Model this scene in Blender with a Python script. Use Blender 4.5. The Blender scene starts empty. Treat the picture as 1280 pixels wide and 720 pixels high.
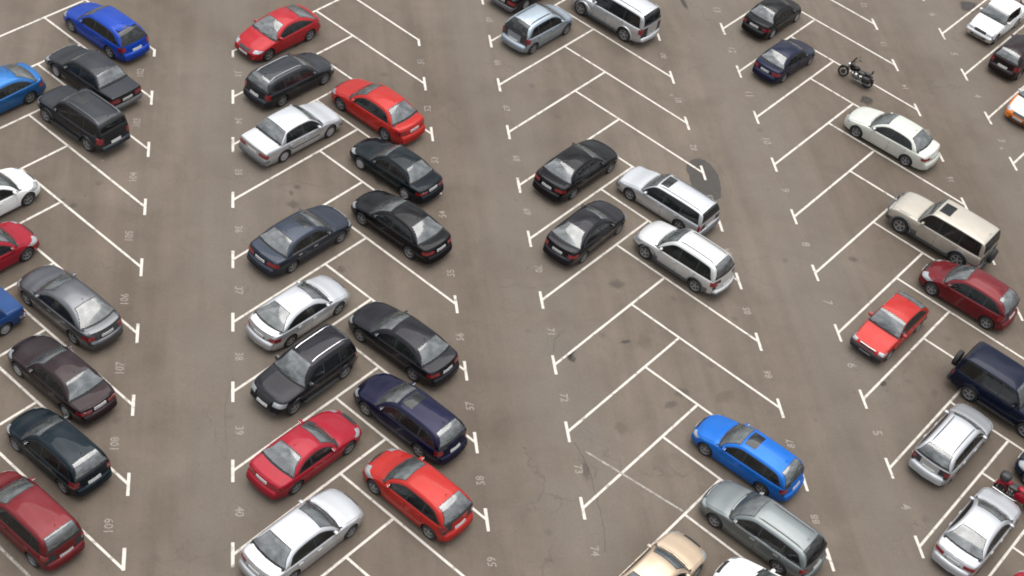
import bpy, bmesh, math, random
import numpy as np
from mathutils import Vector, Matrix

SC = bpy.context.scene
COL = SC.collection
random.seed(7)
R = math.radians

# ------------------------------------------------------------------ camera
cam_d = bpy.data.cameras.new('camera'); cam = bpy.data.objects.new('camera', cam_d); COL.objects.link(cam)
right = Vector((0.98007, -0.12835, 0.15159)); up = Vector((-0.01497, 0.71328, 0.70071)); fwd = Vector((0.19807, 0.68902, -0.69715))
m = Matrix((right, up, -fwd)).transposed().to_4x4(); m.translation = Vector((0, 0, 42.956))
cam.matrix_world = m
cam_d.sensor_width = 36; cam_d.lens = 52.594
cam_d.clip_start = 0.5; cam_d.clip_end = 3000
SC.camera = cam

# ------------------------------------------------------------------ overcast daylight
SUN_EL, SUN_AZ = 76, 25
w = bpy.data.worlds.new('World'); SC.world = w; w.use_nodes = True
nt = w.node_tree; bg = nt.nodes['Background']
sky = nt.nodes.new('ShaderNodeTexSky'); sky.sky_type = 'NISHITA'; sky.sun_disc = False
sky.sun_elevation = R(SUN_EL); sky.sun_rotation = R(SUN_AZ); sky.air_density = 1.0; sky.dust_density = 3.0
hs = nt.nodes.new('ShaderNodeHueSaturation'); hs.inputs['Saturation'].default_value = 0.42
# cloud cover: soft noise on the sky direction, grey white cloud over the blue
tc = nt.nodes.new('ShaderNodeTexCoord'); no = nt.nodes.new('ShaderNodeTexNoise'); no.inputs['Scale'].default_value = 2.2
no.inputs['Detail'].default_value = 5
rp = nt.nodes.new('ShaderNodeValToRGB'); rp.color_ramp.elements[0].position = .3; rp.color_ramp.elements[1].position = .7
rp.color_ramp.elements[0].color = (.45, .45, .45, 1); rp.color_ramp.elements[1].color = (.95, .95, .95, 1)
mx = nt.nodes.new('ShaderNodeMix'); mx.data_type = 'RGBA'; mx.inputs['B'].default_value = (13.7, 14.0, 14.5, 1)
L = nt.links
L.new(tc.outputs['Generated'], no.inputs['Vector']); L.new(no.outputs['Fac'], rp.inputs['Fac'])
L.new(sky.outputs['Color'], hs.inputs['Color']); L.new(hs.outputs['Color'], mx.inputs['A'])
L.new(rp.outputs['Color'], mx.inputs['Factor'])
# overcast sky: about three times brighter overhead than at the horizon
sz = nt.nodes.new('ShaderNodeSeparateXYZ'); L.new(tc.outputs['Generated'], sz.inputs['Vector'])
gr = nt.nodes.new('ShaderNodeMapRange'); gr.inputs['From Min'].default_value = 0; gr.inputs['From Max'].default_value = 1
gr.inputs['To Min'].default_value = .30; gr.inputs['To Max'].default_value = 1.05; L.new(sz.outputs['Z'], gr.inputs['Value'])
cn = nt.nodes.new('ShaderNodeTexNoise'); cn.inputs['Scale'].default_value = 4.5; cn.inputs['Detail'].default_value = 6; cn.inputs['Roughness'].default_value = .55; L.new(tc.outputs['Generated'], cn.inputs['Vector'])
cr_ = nt.nodes.new('ShaderNodeMapRange'); cr_.inputs['From Min'].default_value = .36; cr_.inputs['From Max'].default_value = .66; cr_.inputs['To Min'].default_value = .55; cr_.inputs['To Max'].default_value = 1.5; L.new(cn.outputs['Fac'], cr_.inputs['Value'])
cm_ = nt.nodes.new('ShaderNodeMath'); cm_.operation = 'MULTIPLY'; L.new(gr.outputs['Result'], cm_.inputs[0]); L.new(cr_.outputs['Result'], cm_.inputs[1])
sm_ = nt.nodes.new('ShaderNodeVectorMath'); sm_.operation = 'SCALE'; L.new(mx.outputs['Result'], sm_.inputs[0]); L.new(cm_.outputs[0], sm_.inputs['Scale'])
L.new(sm_.outputs['Vector'], bg.inputs['Color'])
bg.inputs['Strength'].default_value = 0.085
sd = bpy.data.lights.new('sun', 'SUN'); sd.energy = 1.3; sd.angle = R(58); sd.color = (1, .96, .9)
so = bpy.data.objects.new('sun', sd); COL.objects.link(so)
sv = Vector((math.sin(R(SUN_AZ))*math.cos(R(SUN_EL)), math.cos(R(SUN_AZ))*math.cos(R(SUN_EL)), math.sin(R(SUN_EL))))
so.rotation_euler = (-sv).to_track_quat('-Z', 'Y').to_euler(); so.location = sv*80
vs = SC.view_settings; vs.view_transform = 'Standard'; vs.look = 'None'; vs.gamma = 1; vs.exposure = 0.9
SC.render.engine = 'CYCLES'
SC.cycles.filter_width = 1.9
SC.cycles.max_bounces = 6; SC.cycles.transparent_max_bounces = 12

# ------------------------------------------------------------------ materials
def newmat(name):
    mt = bpy.data.materials.new(name); mt.use_nodes = True
    return mt, mt.node_tree, mt.node_tree.nodes['Principled BSDF']
def simple(name, col, rough=.5, metal=0, coat=0, spec=.5, ior=1.5, noise=.0, nscale=8):
    mt, t, b = newmat(name)
    b.inputs['Base Color'].default_value = (*col, 1); b.inputs['Roughness'].default_value = rough
    b.inputs['Metallic'].default_value = metal; b.inputs['Coat Weight'].default_value = coat
    b.inputs['Coat Roughness'].default_value = .05
    b.inputs['Specular IOR Level'].default_value = spec; b.inputs['IOR'].default_value = ior
    n = t.nodes.new('ShaderNodeTexNoise'); n.inputs['Scale'].default_value = nscale; n.inputs['Detail'].default_value = 4
    tc = t.nodes.new('ShaderNodeTexCoord'); t.links.new(tc.outputs['Object'], n.inputs['Vector'])
    h = t.nodes.new('ShaderNodeMapRange'); h.inputs['To Min'].default_value = 1-noise; h.inputs['To Max'].default_value = 1+noise
    t.links.new(n.outputs['Fac'], h.inputs['Value'])
    v = t.nodes.new('ShaderNodeVectorMath'); v.operation = 'SCALE'; v.inputs[0].default_value = col
    t.links.new(h.outputs['Result'], v.inputs['Scale']); t.links.new(v.outputs['Vector'], b.inputs['Base Color'])
    return mt
def paint(name, col, metal=.0, rough=.38, dirt=.12):
    """car paint: flake base under clear coat, thin road dirt low down and in broad patches on top"""
    mt, t, b = newmat(name)
    metal = min(.85, metal*1.7+.08) if metal > 0 else 0
    b.inputs['Metallic'].default_value = metal
    b.inputs['Coat Weight'].default_value = .40; b.inputs['Specular IOR Level'].default_value = .05; b.inputs['Coat Roughness'].default_value = .03; b.inputs['Coat IOR'].default_value = 1.45
    tc = t.nodes.new('ShaderNodeTexCoord')
    n = t.nodes.new('ShaderNodeTexNoise'); n.inputs['Scale'].default_value = 2.3; n.inputs['Detail'].default_value = 7; n.inputs['Roughness'].default_value = .65
    t.links.new(tc.outputs['Object'], n.inputs['Vector'])
    mr = t.nodes.new('ShaderNodeMapRange'); mr.inputs['From Min'].default_value = .35; mr.inputs['From Max'].default_value = .75
    mr.inputs['To Min'].default_value = 0; mr.inputs['To Max'].default_value = dirt
    t.links.new(n.outputs['Fac'], mr.inputs['Value'])
    sx = t.nodes.new('ShaderNodeSeparateXYZ'); t.links.new(tc.outputs['Object'], sx.inputs['Vector'])
    lo = t.nodes.new('ShaderNodeMapRange'); lo.inputs['From Min'].default_value = .6; lo.inputs['From Max'].default_value = .15
    lo.inputs['To Min'].default_value = 0; lo.inputs['To Max'].default_value = .05+dirt
    t.links.new(sx.outputs['Z'], lo.inputs['Value'])
    ad = t.nodes.new('ShaderNodeMath'); ad.operation = 'ADD'; ad.use_clamp = True
    t.links.new(mr.outputs['Result'], ad.inputs[0]); t.links.new(lo.outputs['Result'], ad.inputs[1])
    mxx = t.nodes.new('ShaderNodeMix'); mxx.data_type = 'RGBA'
    mxx.inputs['A'].default_value = (*col, 1); mxx.inputs['B'].default_value = (.065, .058, .05, 1)
    t.links.new(ad.outputs[0], mxx.inputs['Factor']); t.links.new(mxx.outputs['Result'], b.inputs['Base Color'])
    r2 = t.nodes.new('ShaderNodeMapRange'); r2.inputs['To Min'].default_value = rough; r2.inputs['To Max'].default_value = rough+.35
    t.links.new(ad.outputs[0], r2.inputs['Value']); t.links.new(r2.outputs['Result'], b.inputs['Roughness'])
    return mt
def glassmat(name, tint, haze, ior=1.75, dust_glare=(.40, .44, .44)):
    """tinted see-through glass: sky reflection over a dimmed view of the cabin, with pale sky glare painted in as a thin dusty film"""
    mt = bpy.data.materials.new(name); mt.use_nodes = True; t = mt.node_tree; N, K = t.nodes, t.links; N.clear()
    out = N.new('ShaderNodeOutputMaterial'); tr = N.new('ShaderNodeBsdfTransparent'); tr.inputs['Color'].default_value = (*tint, 1)
    gl = N.new('ShaderNodeBsdfGlossy'); gl.inputs['Roughness'].default_value = .09; df = N.new('ShaderNodeBsdfDiffuse'); df.inputs['Color'].default_value = (*dust_glare, 1)  # diffuse colour paints the pale sky glare into the glass
    fr = N.new('ShaderNodeFresnel'); fr.inputs['IOR'].default_value = ior
    tc = N.new('ShaderNodeTexCoord'); n = N.new('ShaderNodeTexNoise'); n.inputs['Scale'].default_value = 4; n.inputs['Detail'].default_value = 6; K.new(tc.outputs['Object'], n.inputs['Vector'])
    mr = N.new('ShaderNodeMapRange'); mr.inputs['From Min'].default_value = .3; mr.inputs['From Max'].default_value = .7; mr.inputs['To Min'].default_value = haze*.6; mr.inputs['To Max'].default_value = haze*1.4; K.new(n.outputs['Fac'], mr.inputs['Value'])
    m1 = N.new('ShaderNodeMixShader'); K.new(mr.outputs['Result'], m1.inputs['Fac']); K.new(tr.outputs[0], m1.inputs[1]); K.new(df.outputs[0], m1.inputs[2])
    m2 = N.new('ShaderNodeMixShader'); K.new(fr.outputs[0], m2.inputs['Fac']); K.new(m1.outputs[0], m2.inputs[1]); K.new(gl.outputs[0], m2.inputs[2])
    K.new(m2.outputs[0], out.inputs['Surface']); return mt

M = dict(
    glass=glassmat('windscreen_glass', (.60, .68, .66), .14, 2.25),
    side_glass=glassmat('side_glass', (.42, .47, .46), .02, 1.5),
    dark_glass=glassmat('privacy_glass', (.06, .065, .07), .02, 1.55),
    rubber=simple('black_rubber', (.012, .012, .012), .75, noise=.3),
    trim=simple('black_plastic_trim', (.016, .016, .017), .5, noise=.2),
    grey_trim=simple('grey_plastic_trim', (.09, .09, .092), .55, noise=.15),
    arch=simple('wheel_arch_lining', (.006, .006, .006), .9),
    alloy=simple('alloy_rim', (.30, .30, .31), .38, .7, noise=.15),
    hub=simple('dark_hub', (.05, .05, .05), .6, .3),
    steel=simple('steel_wheel_cover', (.33, .33, .34), .45, .4, noise=.2),
    chrome=simple('chrome', (.72, .72, .73), .16, 1),
    lamp=simple('headlamp_lens', (.30, .32, .33), .12, .2, coat=1, noise=.35, nscale=20),
    lamp_red=simple('tail_lamp_red', (.17, .006, .010), .2, 0, coat=1, noise=.35, nscale=14),
    lamp_orange=simple('indicator_orange', (.75, .20, .03), .2, 0, coat=1),
    plate=simple('plate_white', (.50, .50, .49), .5, noise=.05),
    plate_ink=simple('plate_ink', (.03, .03, .03), .6),
    cabin=simple('dark_cabin_lining', (.018, .018, .019), .8, noise=.3),
    cloth=simple('grey_seat_cloth', (.060, .058, .056), .9, noise=.3),
    beige=simple('beige_seat_cloth', (.20, .165, .12), .9, noise=.2),
    seat=simple('black_leather', (.015, .015, .015), .45, noise=.3),
    engine=simple('engine_metal', (.16, .16, .165), .35, .8, noise=.3, nscale=25),
)
PH = bpy.data.materials.new('paint_placeholder')

def asphalt_mat():
    mt, t, b = newmat('worn_asphalt')
    N, K = t.nodes, t.links
    tc = N.new('ShaderNodeTexCoord')
    def noise(scale, detail, rough=.55, vec=None, dist=0):
        n = N.new('ShaderNodeTexNoise'); n.inputs['Scale'].default_value = scale; n.inputs['Detail'].default_value = detail
        n.inputs['Roughness'].default_value = rough; n.inputs['Distortion'].default_value = dist
        K.new(vec or tc.outputs['Object'], n.inputs['Vector']); return n.outputs['Fac']
    def remap(v, a, c, lo, hi):
        r = N.new('ShaderNodeMapRange'); r.inputs['From Min'].default_value = a; r.inputs['From Max'].default_value = c
        r.inputs['To Min'].default_value = lo; r.inputs['To Max'].default_value = hi; K.new(v, r.inputs['Value']); return r.outputs['Result']
    def mixc(f, A, B):
        x = N.new('ShaderNodeMix'); x.data_type = 'RGBA'
        K.new(f, x.inputs['Factor'])
        for s, v in (('A', A), ('B', B)):
            if isinstance(v, tuple): x.inputs[s].default_value = (*v, 1)
            else: K.new(v, x.inputs[s])
        return x.outputs['Result']
    def mul(A, f):
        v = N.new('ShaderNodeVectorMath'); v.operation = 'SCALE'; K.new(A, v.inputs[0]); K.new(f, v.inputs['Scale']); return v.outputs['Vector']
    big = noise(.07, 5, .6)
    c = mixc(remap(big, .35, .66, 0, 1), (.100, .077, .058), (.136, .110, .087))
    # broad brownish dusty areas and greyer driven lanes (streaks along the aisles)
    mp = N.new('ShaderNodeMapping'); mp.inputs['Scale'].default_value = (1.1, .07, 1); K.new(tc.outputs['Object'], mp.inputs['Vector'])
    st = noise(1.0, 5, .6, mp.outputs['Vector'], .3)
    c = mul(c, remap(st, .3, .7, .86, 1.10))
    md = noise(.55, 6, .65, dist=.6)
    c = mul(c, remap(md, .3, .72, .86, 1.10))
    # driven lanes: polished greyer tone, period of the rows
    sx = N.new('ShaderNodeSeparateXYZ'); K.new(tc.outputs['Object'], sx.inputs['Vector'])
    ma = N.new('ShaderNodeMath'); ma.operation = 'ADD'; ma.inputs[1].default_value = .88-1.78+12.44*6+6.22; K.new(sx.outputs['X'], ma.inputs[0])
    mm = N.new('ShaderNodeMath'); mm.operation = 'MODULO'; mm.inputs[1].default_value = 12.44; K.new(ma.outputs[0], mm.inputs[0])
    ms = N.new('ShaderNodeMath'); ms.operation = 'SUBTRACT'; ms.inputs[1].default_value = 6.22; K.new(mm.outputs[0], ms.inputs[0])
    mb = N.new('ShaderNodeMath'); mb.operation = 'ABSOLUTE'; K.new(ms.outputs[0], mb.inputs[0])
    lane = remap(mb.outputs[0], 1.0, 2.6, 1, 0)
    ln = remap(noise(.4, 4), .3, .6, .3, 1)
    mL = N.new('ShaderNodeMath'); mL.operation = 'MULTIPLY'; K.new(lane, mL.inputs[0]); K.new(ln, mL.inputs[1])
    mL2 = N.new('ShaderNodeMath'); mL2.operation = 'MULTIPLY'; mL2.inputs[1].default_value = .6; K.new(mL.outputs[0], mL2.inputs[0])
    c = mixc(mL2.outputs[0], c, (.130, .111, .093))
    # small oil drips and rust stains
    spot = noise(2.1, 3, .5)
    c = mixc(remap(spot, .70, .80, 0, .45), c, (.055, .040, .030))
    v = N.new('ShaderNodeTexVoronoi'); v.inputs['Scale'].default_value = .42; K.new(tc.outputs['Object'], v.inputs['Vector'])
    c = mixc(remap(v.outputs['Distance'], .0, .09, .5, 0), c, (.05, .042, .036))
    v2 = N.new('ShaderNodeTexVoronoi'); v2.inputs['Scale'].default_value = .3; K.new(tc.outputs['Object'], v2.inputs['Vector'])
    c = mixc(remap(v2.outputs['Distance'], .0, .035, .6, 0), c, (.3, .28, .25))
    # hairline cracks
    wv = N.new('ShaderNodeTexVoronoi'); wv.feature = 'DISTANCE_TO_EDGE'; wv.inputs['Scale'].default_value = .16
    dn = N.new('ShaderNodeTexNoise'); dn.inputs['Scale'].default_value = 1.3; dn.inputs['Detail'].default_value = 6; K.new(tc.outputs['Object'], dn.inputs['Vector'])
    av = N.new('ShaderNodeVectorMath'); av.operation = 'MULTIPLY_ADD'; av.inputs[1].default_value = (1.8, 1.8, 0)
    K.new(dn.outputs['Color'], av.inputs[0]); K.new(tc.outputs['Object'], av.inputs[2]); K.new(av.outputs['Vector'], wv.inputs['Vector'])
    cr = remap(wv.outputs['Distance'], .0, .006, .42, 0)
    cm = N.new('ShaderNodeMath'); cm.operation = 'MULTIPLY'; K.new(cr, cm.inputs[0]); K.new(remap(noise(.22, 2), .48, .62, 0, 1), cm.inputs[1])
    c = mixc(cm.outputs[0], c, (.05, .043, .038))
    # aggregate grain
    g = noise(9, 4, .75); c = mul(c, remap(g, .25, .75, .90, 1.10))
    g2 = noise(45, 2, .7); c = mul(c, remap(g2, .25, .75, .88, 1.12))
    K.new(c, b.inputs['Base Color'])
    b.inputs['Roughness'].default_value = .82; b.inputs['Specular IOR Level'].default_value = .3
    bp = N.new('ShaderNodeBump'); bp.inputs['Strength'].default_value = .35; bp.inputs['Distance'].default_value = .01
    K.new(g2, bp.inputs['Height']); K.new(bp.outputs['Normal'], b.inputs['Normal'])
    return mt
def line_mat(name, col, wear_lo, wear_hi, maxa=1.0, scale=3.0):
    """thermoplastic road paint, worn through in patches"""
    mt, t, b = newmat(name); N, K = t.nodes, t.links
    tc = N.new('ShaderNodeTexCoord')
    n = N.new('ShaderNodeTexNoise'); n.inputs['Scale'].default_value = scale; n.inputs['Detail'].default_value = 8; n.inputs['Roughness'].default_value = .7
    K.new(tc.outputs['Object'], n.inputs['Vector'])
    r = N.new('ShaderNodeMapRange'); r.inputs['From Min'].default_value = wear_lo; r.inputs['From Max'].default_value = wear_hi
    r.inputs['To Min'].default_value = maxa; r.inputs['To Max'].default_value = 0; K.new(n.outputs['Fac'], r.inputs['Value'])
    b.inputs['Base Color'].default_value = (*col, 1); b.inputs['Roughness'].default_value = .7
    K.new(r.outputs['Result'], b.inputs['Alpha'])
    return mt
M['asphalt'] = asphalt_mat()
M['line'] = line_mat('white_road_paint', (.52, .48, .425), .52, .78)
M['line_faint'] = line_mat('faded_road_paint', (.42, .39, .35), .45, .70, .6)
M['number'] = line_mat('stencil_paint', (.46, .41, .36), .52, .85, .35, 6)

# ------------------------------------------------------------------ mesh helpers
def mesh_of(name, verts, faces, mats, fm=None, smooth=True, sharp=None):
    me = bpy.data.meshes.new(name); me.from_pydata([tuple(v) for v in verts], [], faces)
    for x in mats: me.materials.append(x)
    if fm:
        me.polygons.foreach_set('material_index', fm)
    if smooth: me.polygons.foreach_set('use_smooth', [True]*len(me.polygons))
    me.update()
    if smooth and sharp is None: sharp = 42
    if sharp: me.set_sharp_from_angle(angle=R(sharp))
    return me
def link(name, me, parent=None, loc=None, paintm=None):
    o = bpy.data.objects.new(name, me); COL.objects.link(o)
    if parent is not None: o.parent = parent
    if loc: o.location = loc
    if paintm is not None and me is not None:
        for i, s in enumerate(o.material_slots):
            if s.material and s.material.name == 'paint_placeholder':
                s.link = 'OBJECT'; s.material = paintm
    return o
class MB:
    """collects simple solids into one mesh"""
    def __init__(s): s.v = []; s.f = []; s.m = []
    def add(s, v, f, mi=0):
        o = len(s.v); s.v += [tuple(p) for p in v]; s.f += [tuple(i+o for i in q) for q in f]; s.m += [mi]*len(f)
    def box(s, c, d, mi=0, rot=None):
        x, y, z = d[0]/2, d[1]/2, d[2]/2
        vs_ = [Vector((a*x, b_*y, e*z)) for a in (-1, 1) for b_ in (-1, 1) for e in (-1, 1)]
        if rot: vs_ = [rot @ p for p in vs_]
        s.add([p+Vector(c) for p in vs_], [(0, 1, 3, 2), (4, 6, 7, 5), (0, 4, 5, 1), (2, 3, 7, 6), (0, 2, 6, 4), (1, 5, 7, 3)], mi)
    def tube(s, pts, r, mi=0, n=8, cap=True):
        pts = [Vector(p) for p in pts]; rs = r if isinstance(r, (list, tuple)) else [r]*len(pts)
        rings = []
        for i, p in enumerate(pts):
            d = (pts[min(i+1, len(pts)-1)]-pts[max(i-1, 0)]).normalized()
            a = d.orthogonal().normalized() if i == 0 else (a-d*a.dot(d)).normalized()
            b_ = d.cross(a)
            rings.append([p+(a*math.cos(2*math.pi*k/n)+b_*math.sin(2*math.pi*k/n))*rs[i] for k in range(n)])
        v = [q for g in rings for q in g]; f = []
        for i in range(len(pts)-1):
            for k in range(n):
                f.append((i*n+k, i*n+(k+1) % n, (i+1)*n+(k+1) % n, (i+1)*n+k))
        if cap: f += [tuple(range(n))[::-1], tuple(range((len(pts)-1)*n, len(pts)*n))]
        s.add(v, f, mi)
    def lathe(s, prof, mi=0, n=24, axis='Y', c=(0, 0, 0)):
        """prof: (offset along axis, radius)"""
        v = []; f = []
        for (a, r) in prof:
            for k in range(n):
                t = 2*math.pi*k/n
                v.append((c[0]+r*math.cos(t), c[1]+a, c[2]+r*math.sin(t)) if axis == 'Y' else (c[0]+r*math.cos(t), c[1]+r*math.sin(t), c[2]+a))
        for i in range(len(prof)-1):
            for k in range(n): f.append((i*n+k, i*n+(k+1) % n, (i+1)*n+(k+1) % n, (i+1)*n+k))
        s.add(v, f, mi)
    def ell(s, c, d, mi=0, nu=10, nv=7, rot=None, p=1.0):
        v = []; f = []
        for i in range(nv+1):
            th = math.pi*i/nv
            for k in range(nu):
                ph = 2*math.pi*k/nu
                q = [math.sin(th)*math.cos(ph), math.sin(th)*math.sin(ph), math.cos(th)]
                q = Vector([math.copysign(abs(e)**p, e)*h for e, h in zip(q, d)])
                if rot: q = rot @ q
                v.append(q+Vector(c))
        for i in range(nv):
            for k in range(nu): f.append((i*nu+k, i*nu+(k+1) % nu, (i+1)*nu+(k+1) % nu, (i+1)*nu+k))
        s.add(v, f, mi)
    def mesh(s, name, mats, smooth=True, sharp=40): 
        return mesh_of(name, s.v, s.f, mats, s.m, smooth, sharp)

def pch(keys):
    """monotone cubic through (x, y) keys"""
    x = np.array([k[0] for k in keys], float); y = np.array([k[1] for k in keys], float)
    h = np.diff(x); d = np.diff(y)/h; mm = np.zeros(len(x))
    mm[0], mm[-1] = d[0], d[-1]
    for i in range(1, len(x)-1):
        if d[i-1]*d[i] > 0:
            w1, w2 = 2*h[i]+h[i-1], h[i]+2*h[i-1]; mm[i] = (w1+w2)/(w1/d[i-1]+w2/d[i])
    def f(t):
        t = min(max(t, x[0]), x[-1]); i = min(int(np.searchsorted(x, t, 'right'))-1, len(h)-1)
        u = (t-x[i])/h[i]
        return float((1+2*u)*(1-u)**2*y[i]+u*(1-u)**2*h[i]*mm[i]+u*u*(3-2*u)*y[i+1]+u*u*(u-1)*h[i]*mm[i+1])
    return f
def lerp(a, b_, t): return a+(b_-a)*t

# ------------------------------------------------------------------ cars
def patch(P, off, mi=0, skirt=.008):
    """grid of points P[i][j] lifted by off along its normal, with a turned-in edge all round"""
    n, k = len(P), len(P[0]); V = [[Vector(p) for p in row] for row in P]; out = []; nor = []
    for i in range(n):
        for j in range(k):
            du = V[min(i+1, n-1)][j]-V[max(i-1, 0)][j]; dv = V[i][min(j+1, k-1)]-V[i][max(j-1, 0)]
            q = du.cross(dv)
            q = q.normalized() if q.length > 1e-9 else Vector((0, 0, 1))
            if q.dot(V[i][j]-Vector((V[i][j].x*.72, 0, .45))) < 0: q = -q
            nor.append(q); out.append(V[i][j]+q*off)
    f = [(i*k+j, i*k+j+1, (i+1)*k+j+1, (i+1)*k+j) for i in range(n-1) for j in range(k-1)]
    q0 = (out[1]-out[0]).cross(out[k+1]-out[0]); mid = (n//2)*k+k//2
    q0 = (out[min(mid+1, n*k-1)]-out[mid-1]).cross(out[min(mid+k, n*k-1)]-out[mid-(k if mid >= k else 0)])
    if q0.dot(nor[mid]) < 0: f = [t[::-1] for t in f]
    fl = len(f)
    ring = [j for j in range(k)]+[i*k+k-1 for i in range(1, n)]+[(n-1)*k+j for j in range(k-2, -1, -1)]+[i*k for i in range(n-2, 0, -1)]
    b0 = len(out)
    for r in ring: out.append(out[r]-nor[r]*(off+skirt))
    for a in range(len(ring)):
        c = (a+1) % len(ring); f.append((ring[a], ring[c], b0+c, b0+a))
    return out, f

class Model:
    D = dict(L=4.6, W=1.78, H=1.44, wb=2.68, fo=.86, rw=.315, ws=(1.18, 1.98), rr=(3.30, 3.98), belt=(.92, .98),
             nose=None, tail='trunk', roofw=.685, crown=.045, kf=.20, kr=.17, bpost=2.42, cpost=None, swe=None, lower=None,
             rails=None, sunroof=None, doors=4, head=(.52, .96, .575, .675), tailL=(.46, 1.02, .68, .86), corner=.13, glass_rear='glass',
             side='side_glass', bumper=None, spare=False, flare=False, rim='alloy', strip=False, squar=0, chrome=False, hoodz=None, spoiler=False, bull=False, beige=False)
    def __init__(s, **k):
        s.__dict__.update({**Model.D, **k}); q = s
        b0, b1 = q.belt; w0, w1 = q.ws; r1, r0 = q.rr; Lx = q.L; hz = q.hoodz or (b0-.30, b0-.20, b0-.10)
        if q.squar: nose = [(0, .50), (.05, .53), (.07, hz[0]+.02), (.12, hz[0]+.07), (.5, hz[1]+.04), (w0-.05, b0)]
        else: nose = [(0, .50), (.03, .56), (.10, hz[0]), (.30, hz[1]), (.70, hz[2]), (w0-.05, b0)]
        if q.tail == 'trunk':
            if q.squar: tail = [(r0+.02, b1), (Lx-.12, b1-.01), (Lx-.09, b1-.04), (Lx-.07, .58), (Lx-.05, .53), (Lx, .50)]
            else: tail = [(r0+.02, b1), (Lx-.30, b1-.008), (Lx-.20, b1-.035), (Lx-.15, .84), (Lx-.12, .66), (Lx-.04, .60), (Lx, .48)]
        else: tail = [(r0+.01, b1), (Lx-.14, .76), (Lx-.12, .64), (Lx-.04, .58), (Lx, .46)]
        s.t = pch(nose+[((w0+w1)/2, b0+.005), ((w1+r1)/2, (b0+b1)/2)]+tail)
        s.b = pch([(0, .25), (.12, .18), (.5, .145), (Lx-.5, .15), (Lx-.12, .22), (Lx, .29)] if not q.flare else [(0, .40), (.12, .34), (.5, .30), (Lx-.5, .30), (Lx-.1, .38), (Lx, .42)])
        e = .83 if not q.squar else .94
        s.w = pch([(0, e-.04), (.05, e), (.18, (e+.97)/2+.005), (.5, .978), (1.2, 1), (Lx-1.2, 1), (Lx-.5, .98), (Lx-.18, (e+.97)/2+.012), (Lx-.04, e), (Lx, e-.03)])
        h = q.H; s.top_k = [(w0, b0-.015), (lerp(w0, w1, .5), lerp(b0, h, .54)), (w1, h-.055), (w1+.22, h-.015), ((w1+r1)/2, h),
                            (r1-.25, h-.02), (r1, h-.06)]
        if q.tail == 'trunk': s.top_k += [(lerp(r1, r0, .5), lerp(h, b1, .52)), (r0, b1-.015)]
        else: s.top_k += [(lerp(r1, r0, .35), lerp(h, b1, .22)), (lerp(r1, r0, .75), lerp(h, b1, .66)), (r0, b1-.015)]
        s.zc = pch(s.top_k)
        s.xc = q.fo+q.wb/2
        if s.swe is None: s.swe = (r1+.06, r0-.34) if q.tail == 'trunk' else (r1-.10, r0-.22)
    # --- surfaces, in (s along the car from the front bumper, y, z); warp() turns them into car space
    def warp(s, a, y, z):
        n = min(1.1, abs(y)/(s.W/2))**2.2
        w0, w1 = s.ws; r1, r0 = s.rr
        ff = lerp(1, .8, a/w0) if a < w0 else (lerp(.8, .3, (a-w0)/(w1-w0)) if a < w1 else max(0, .3*(1-(a-w1)/.5)))
        fr = 1 if a > r0 else (lerp(.35, .8, (a-r1)/max(.05, r0-r1)) if a > r1 else max(0, .35*(1-(r1-a)/.5)))
        return (s.xc-(a+s.kf*n*ff-s.kr*n*fr), y, z)
    def sec(s, a):
        w_, t, b_ = s.w(a)*s.W/2, s.t(a), s.b(a); h = t-b_; k = min(1, h/.5)
        g = .040 if not s.squar else .018
        return [(0, b_), (.75*w_, b_), (.93*w_, b_+.015*k), (.975*w_, b_+.07*k), (.988*w_, b_+.40*h), (w_, b_+.55*h), (.998*w_, b_+.66*h), (.972*w_, t-.085*k),
                (.950*w_, t-.055*k), (.905*w_, t-g*k), (.82*w_, t-.014*k), (.5*w_, t-.004*k), (0, t)]
    def ys(s, a, z):
        p = s.sec(a)[2:]
        if z <= p[0][1]: return p[0][0]
        for (y0, z0), (y1, z1) in zip(p, p[1:]):
            if z0 <= z <= z1 and z1 > z0: return lerp(y0, y1, (z-z0)/(z1-z0))
        return 0
    def gb(s, a): return .94*s.w(a)*s.W/2, s.t(a)-.06
    def gy(s, a, z):
        g, zb = s.gb(a); rh = s.roofw*s.W/2; q = min(1, max(0, (z-zb)/(s.H-zb)))
        return g-(g-rh)*q**1.2
    def gsec(s, a):
        zc = s.zc(a); g, zb = s.gb(a); rc = max(.004, min(s.corner, .45*(zc-zb))); yt = s.gy(a, zc); yl = s.gy(a, zc-rc); c2 = yt-1.15*rc
        pts = [(g, zb-.03)]+[(s.gy(a, lerp(zb, zc-rc, q)), lerp(zb, zc-rc, q)) for q in (.15, .5, .8)]
        for u in (0, .25, .5, .75): pts.append(((1-u)**2*yl+2*u*(1-u)*yt+u*u*c2, (1-u)**2*(zc-rc)+2*u*(1-u)*zc+u*u*zc))
        for q in (1, .75, .45, .2, 0): pts.append((c2*q, zc+s.crown*(1-q*q)*min(1, (zc-zb)/.25)))
        return pts, c2, rc
    def topz(s, a, y):
        p, c2, rc = s.gsec(a); zc = s.zc(a); g, zb = s.gb(a)
        if abs(y) <= c2: return zc+s.crown*(1-(y/c2)**2)*min(1, (zc-zb)/.25)
        return zc-(abs(y)-c2)**2*2
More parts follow.
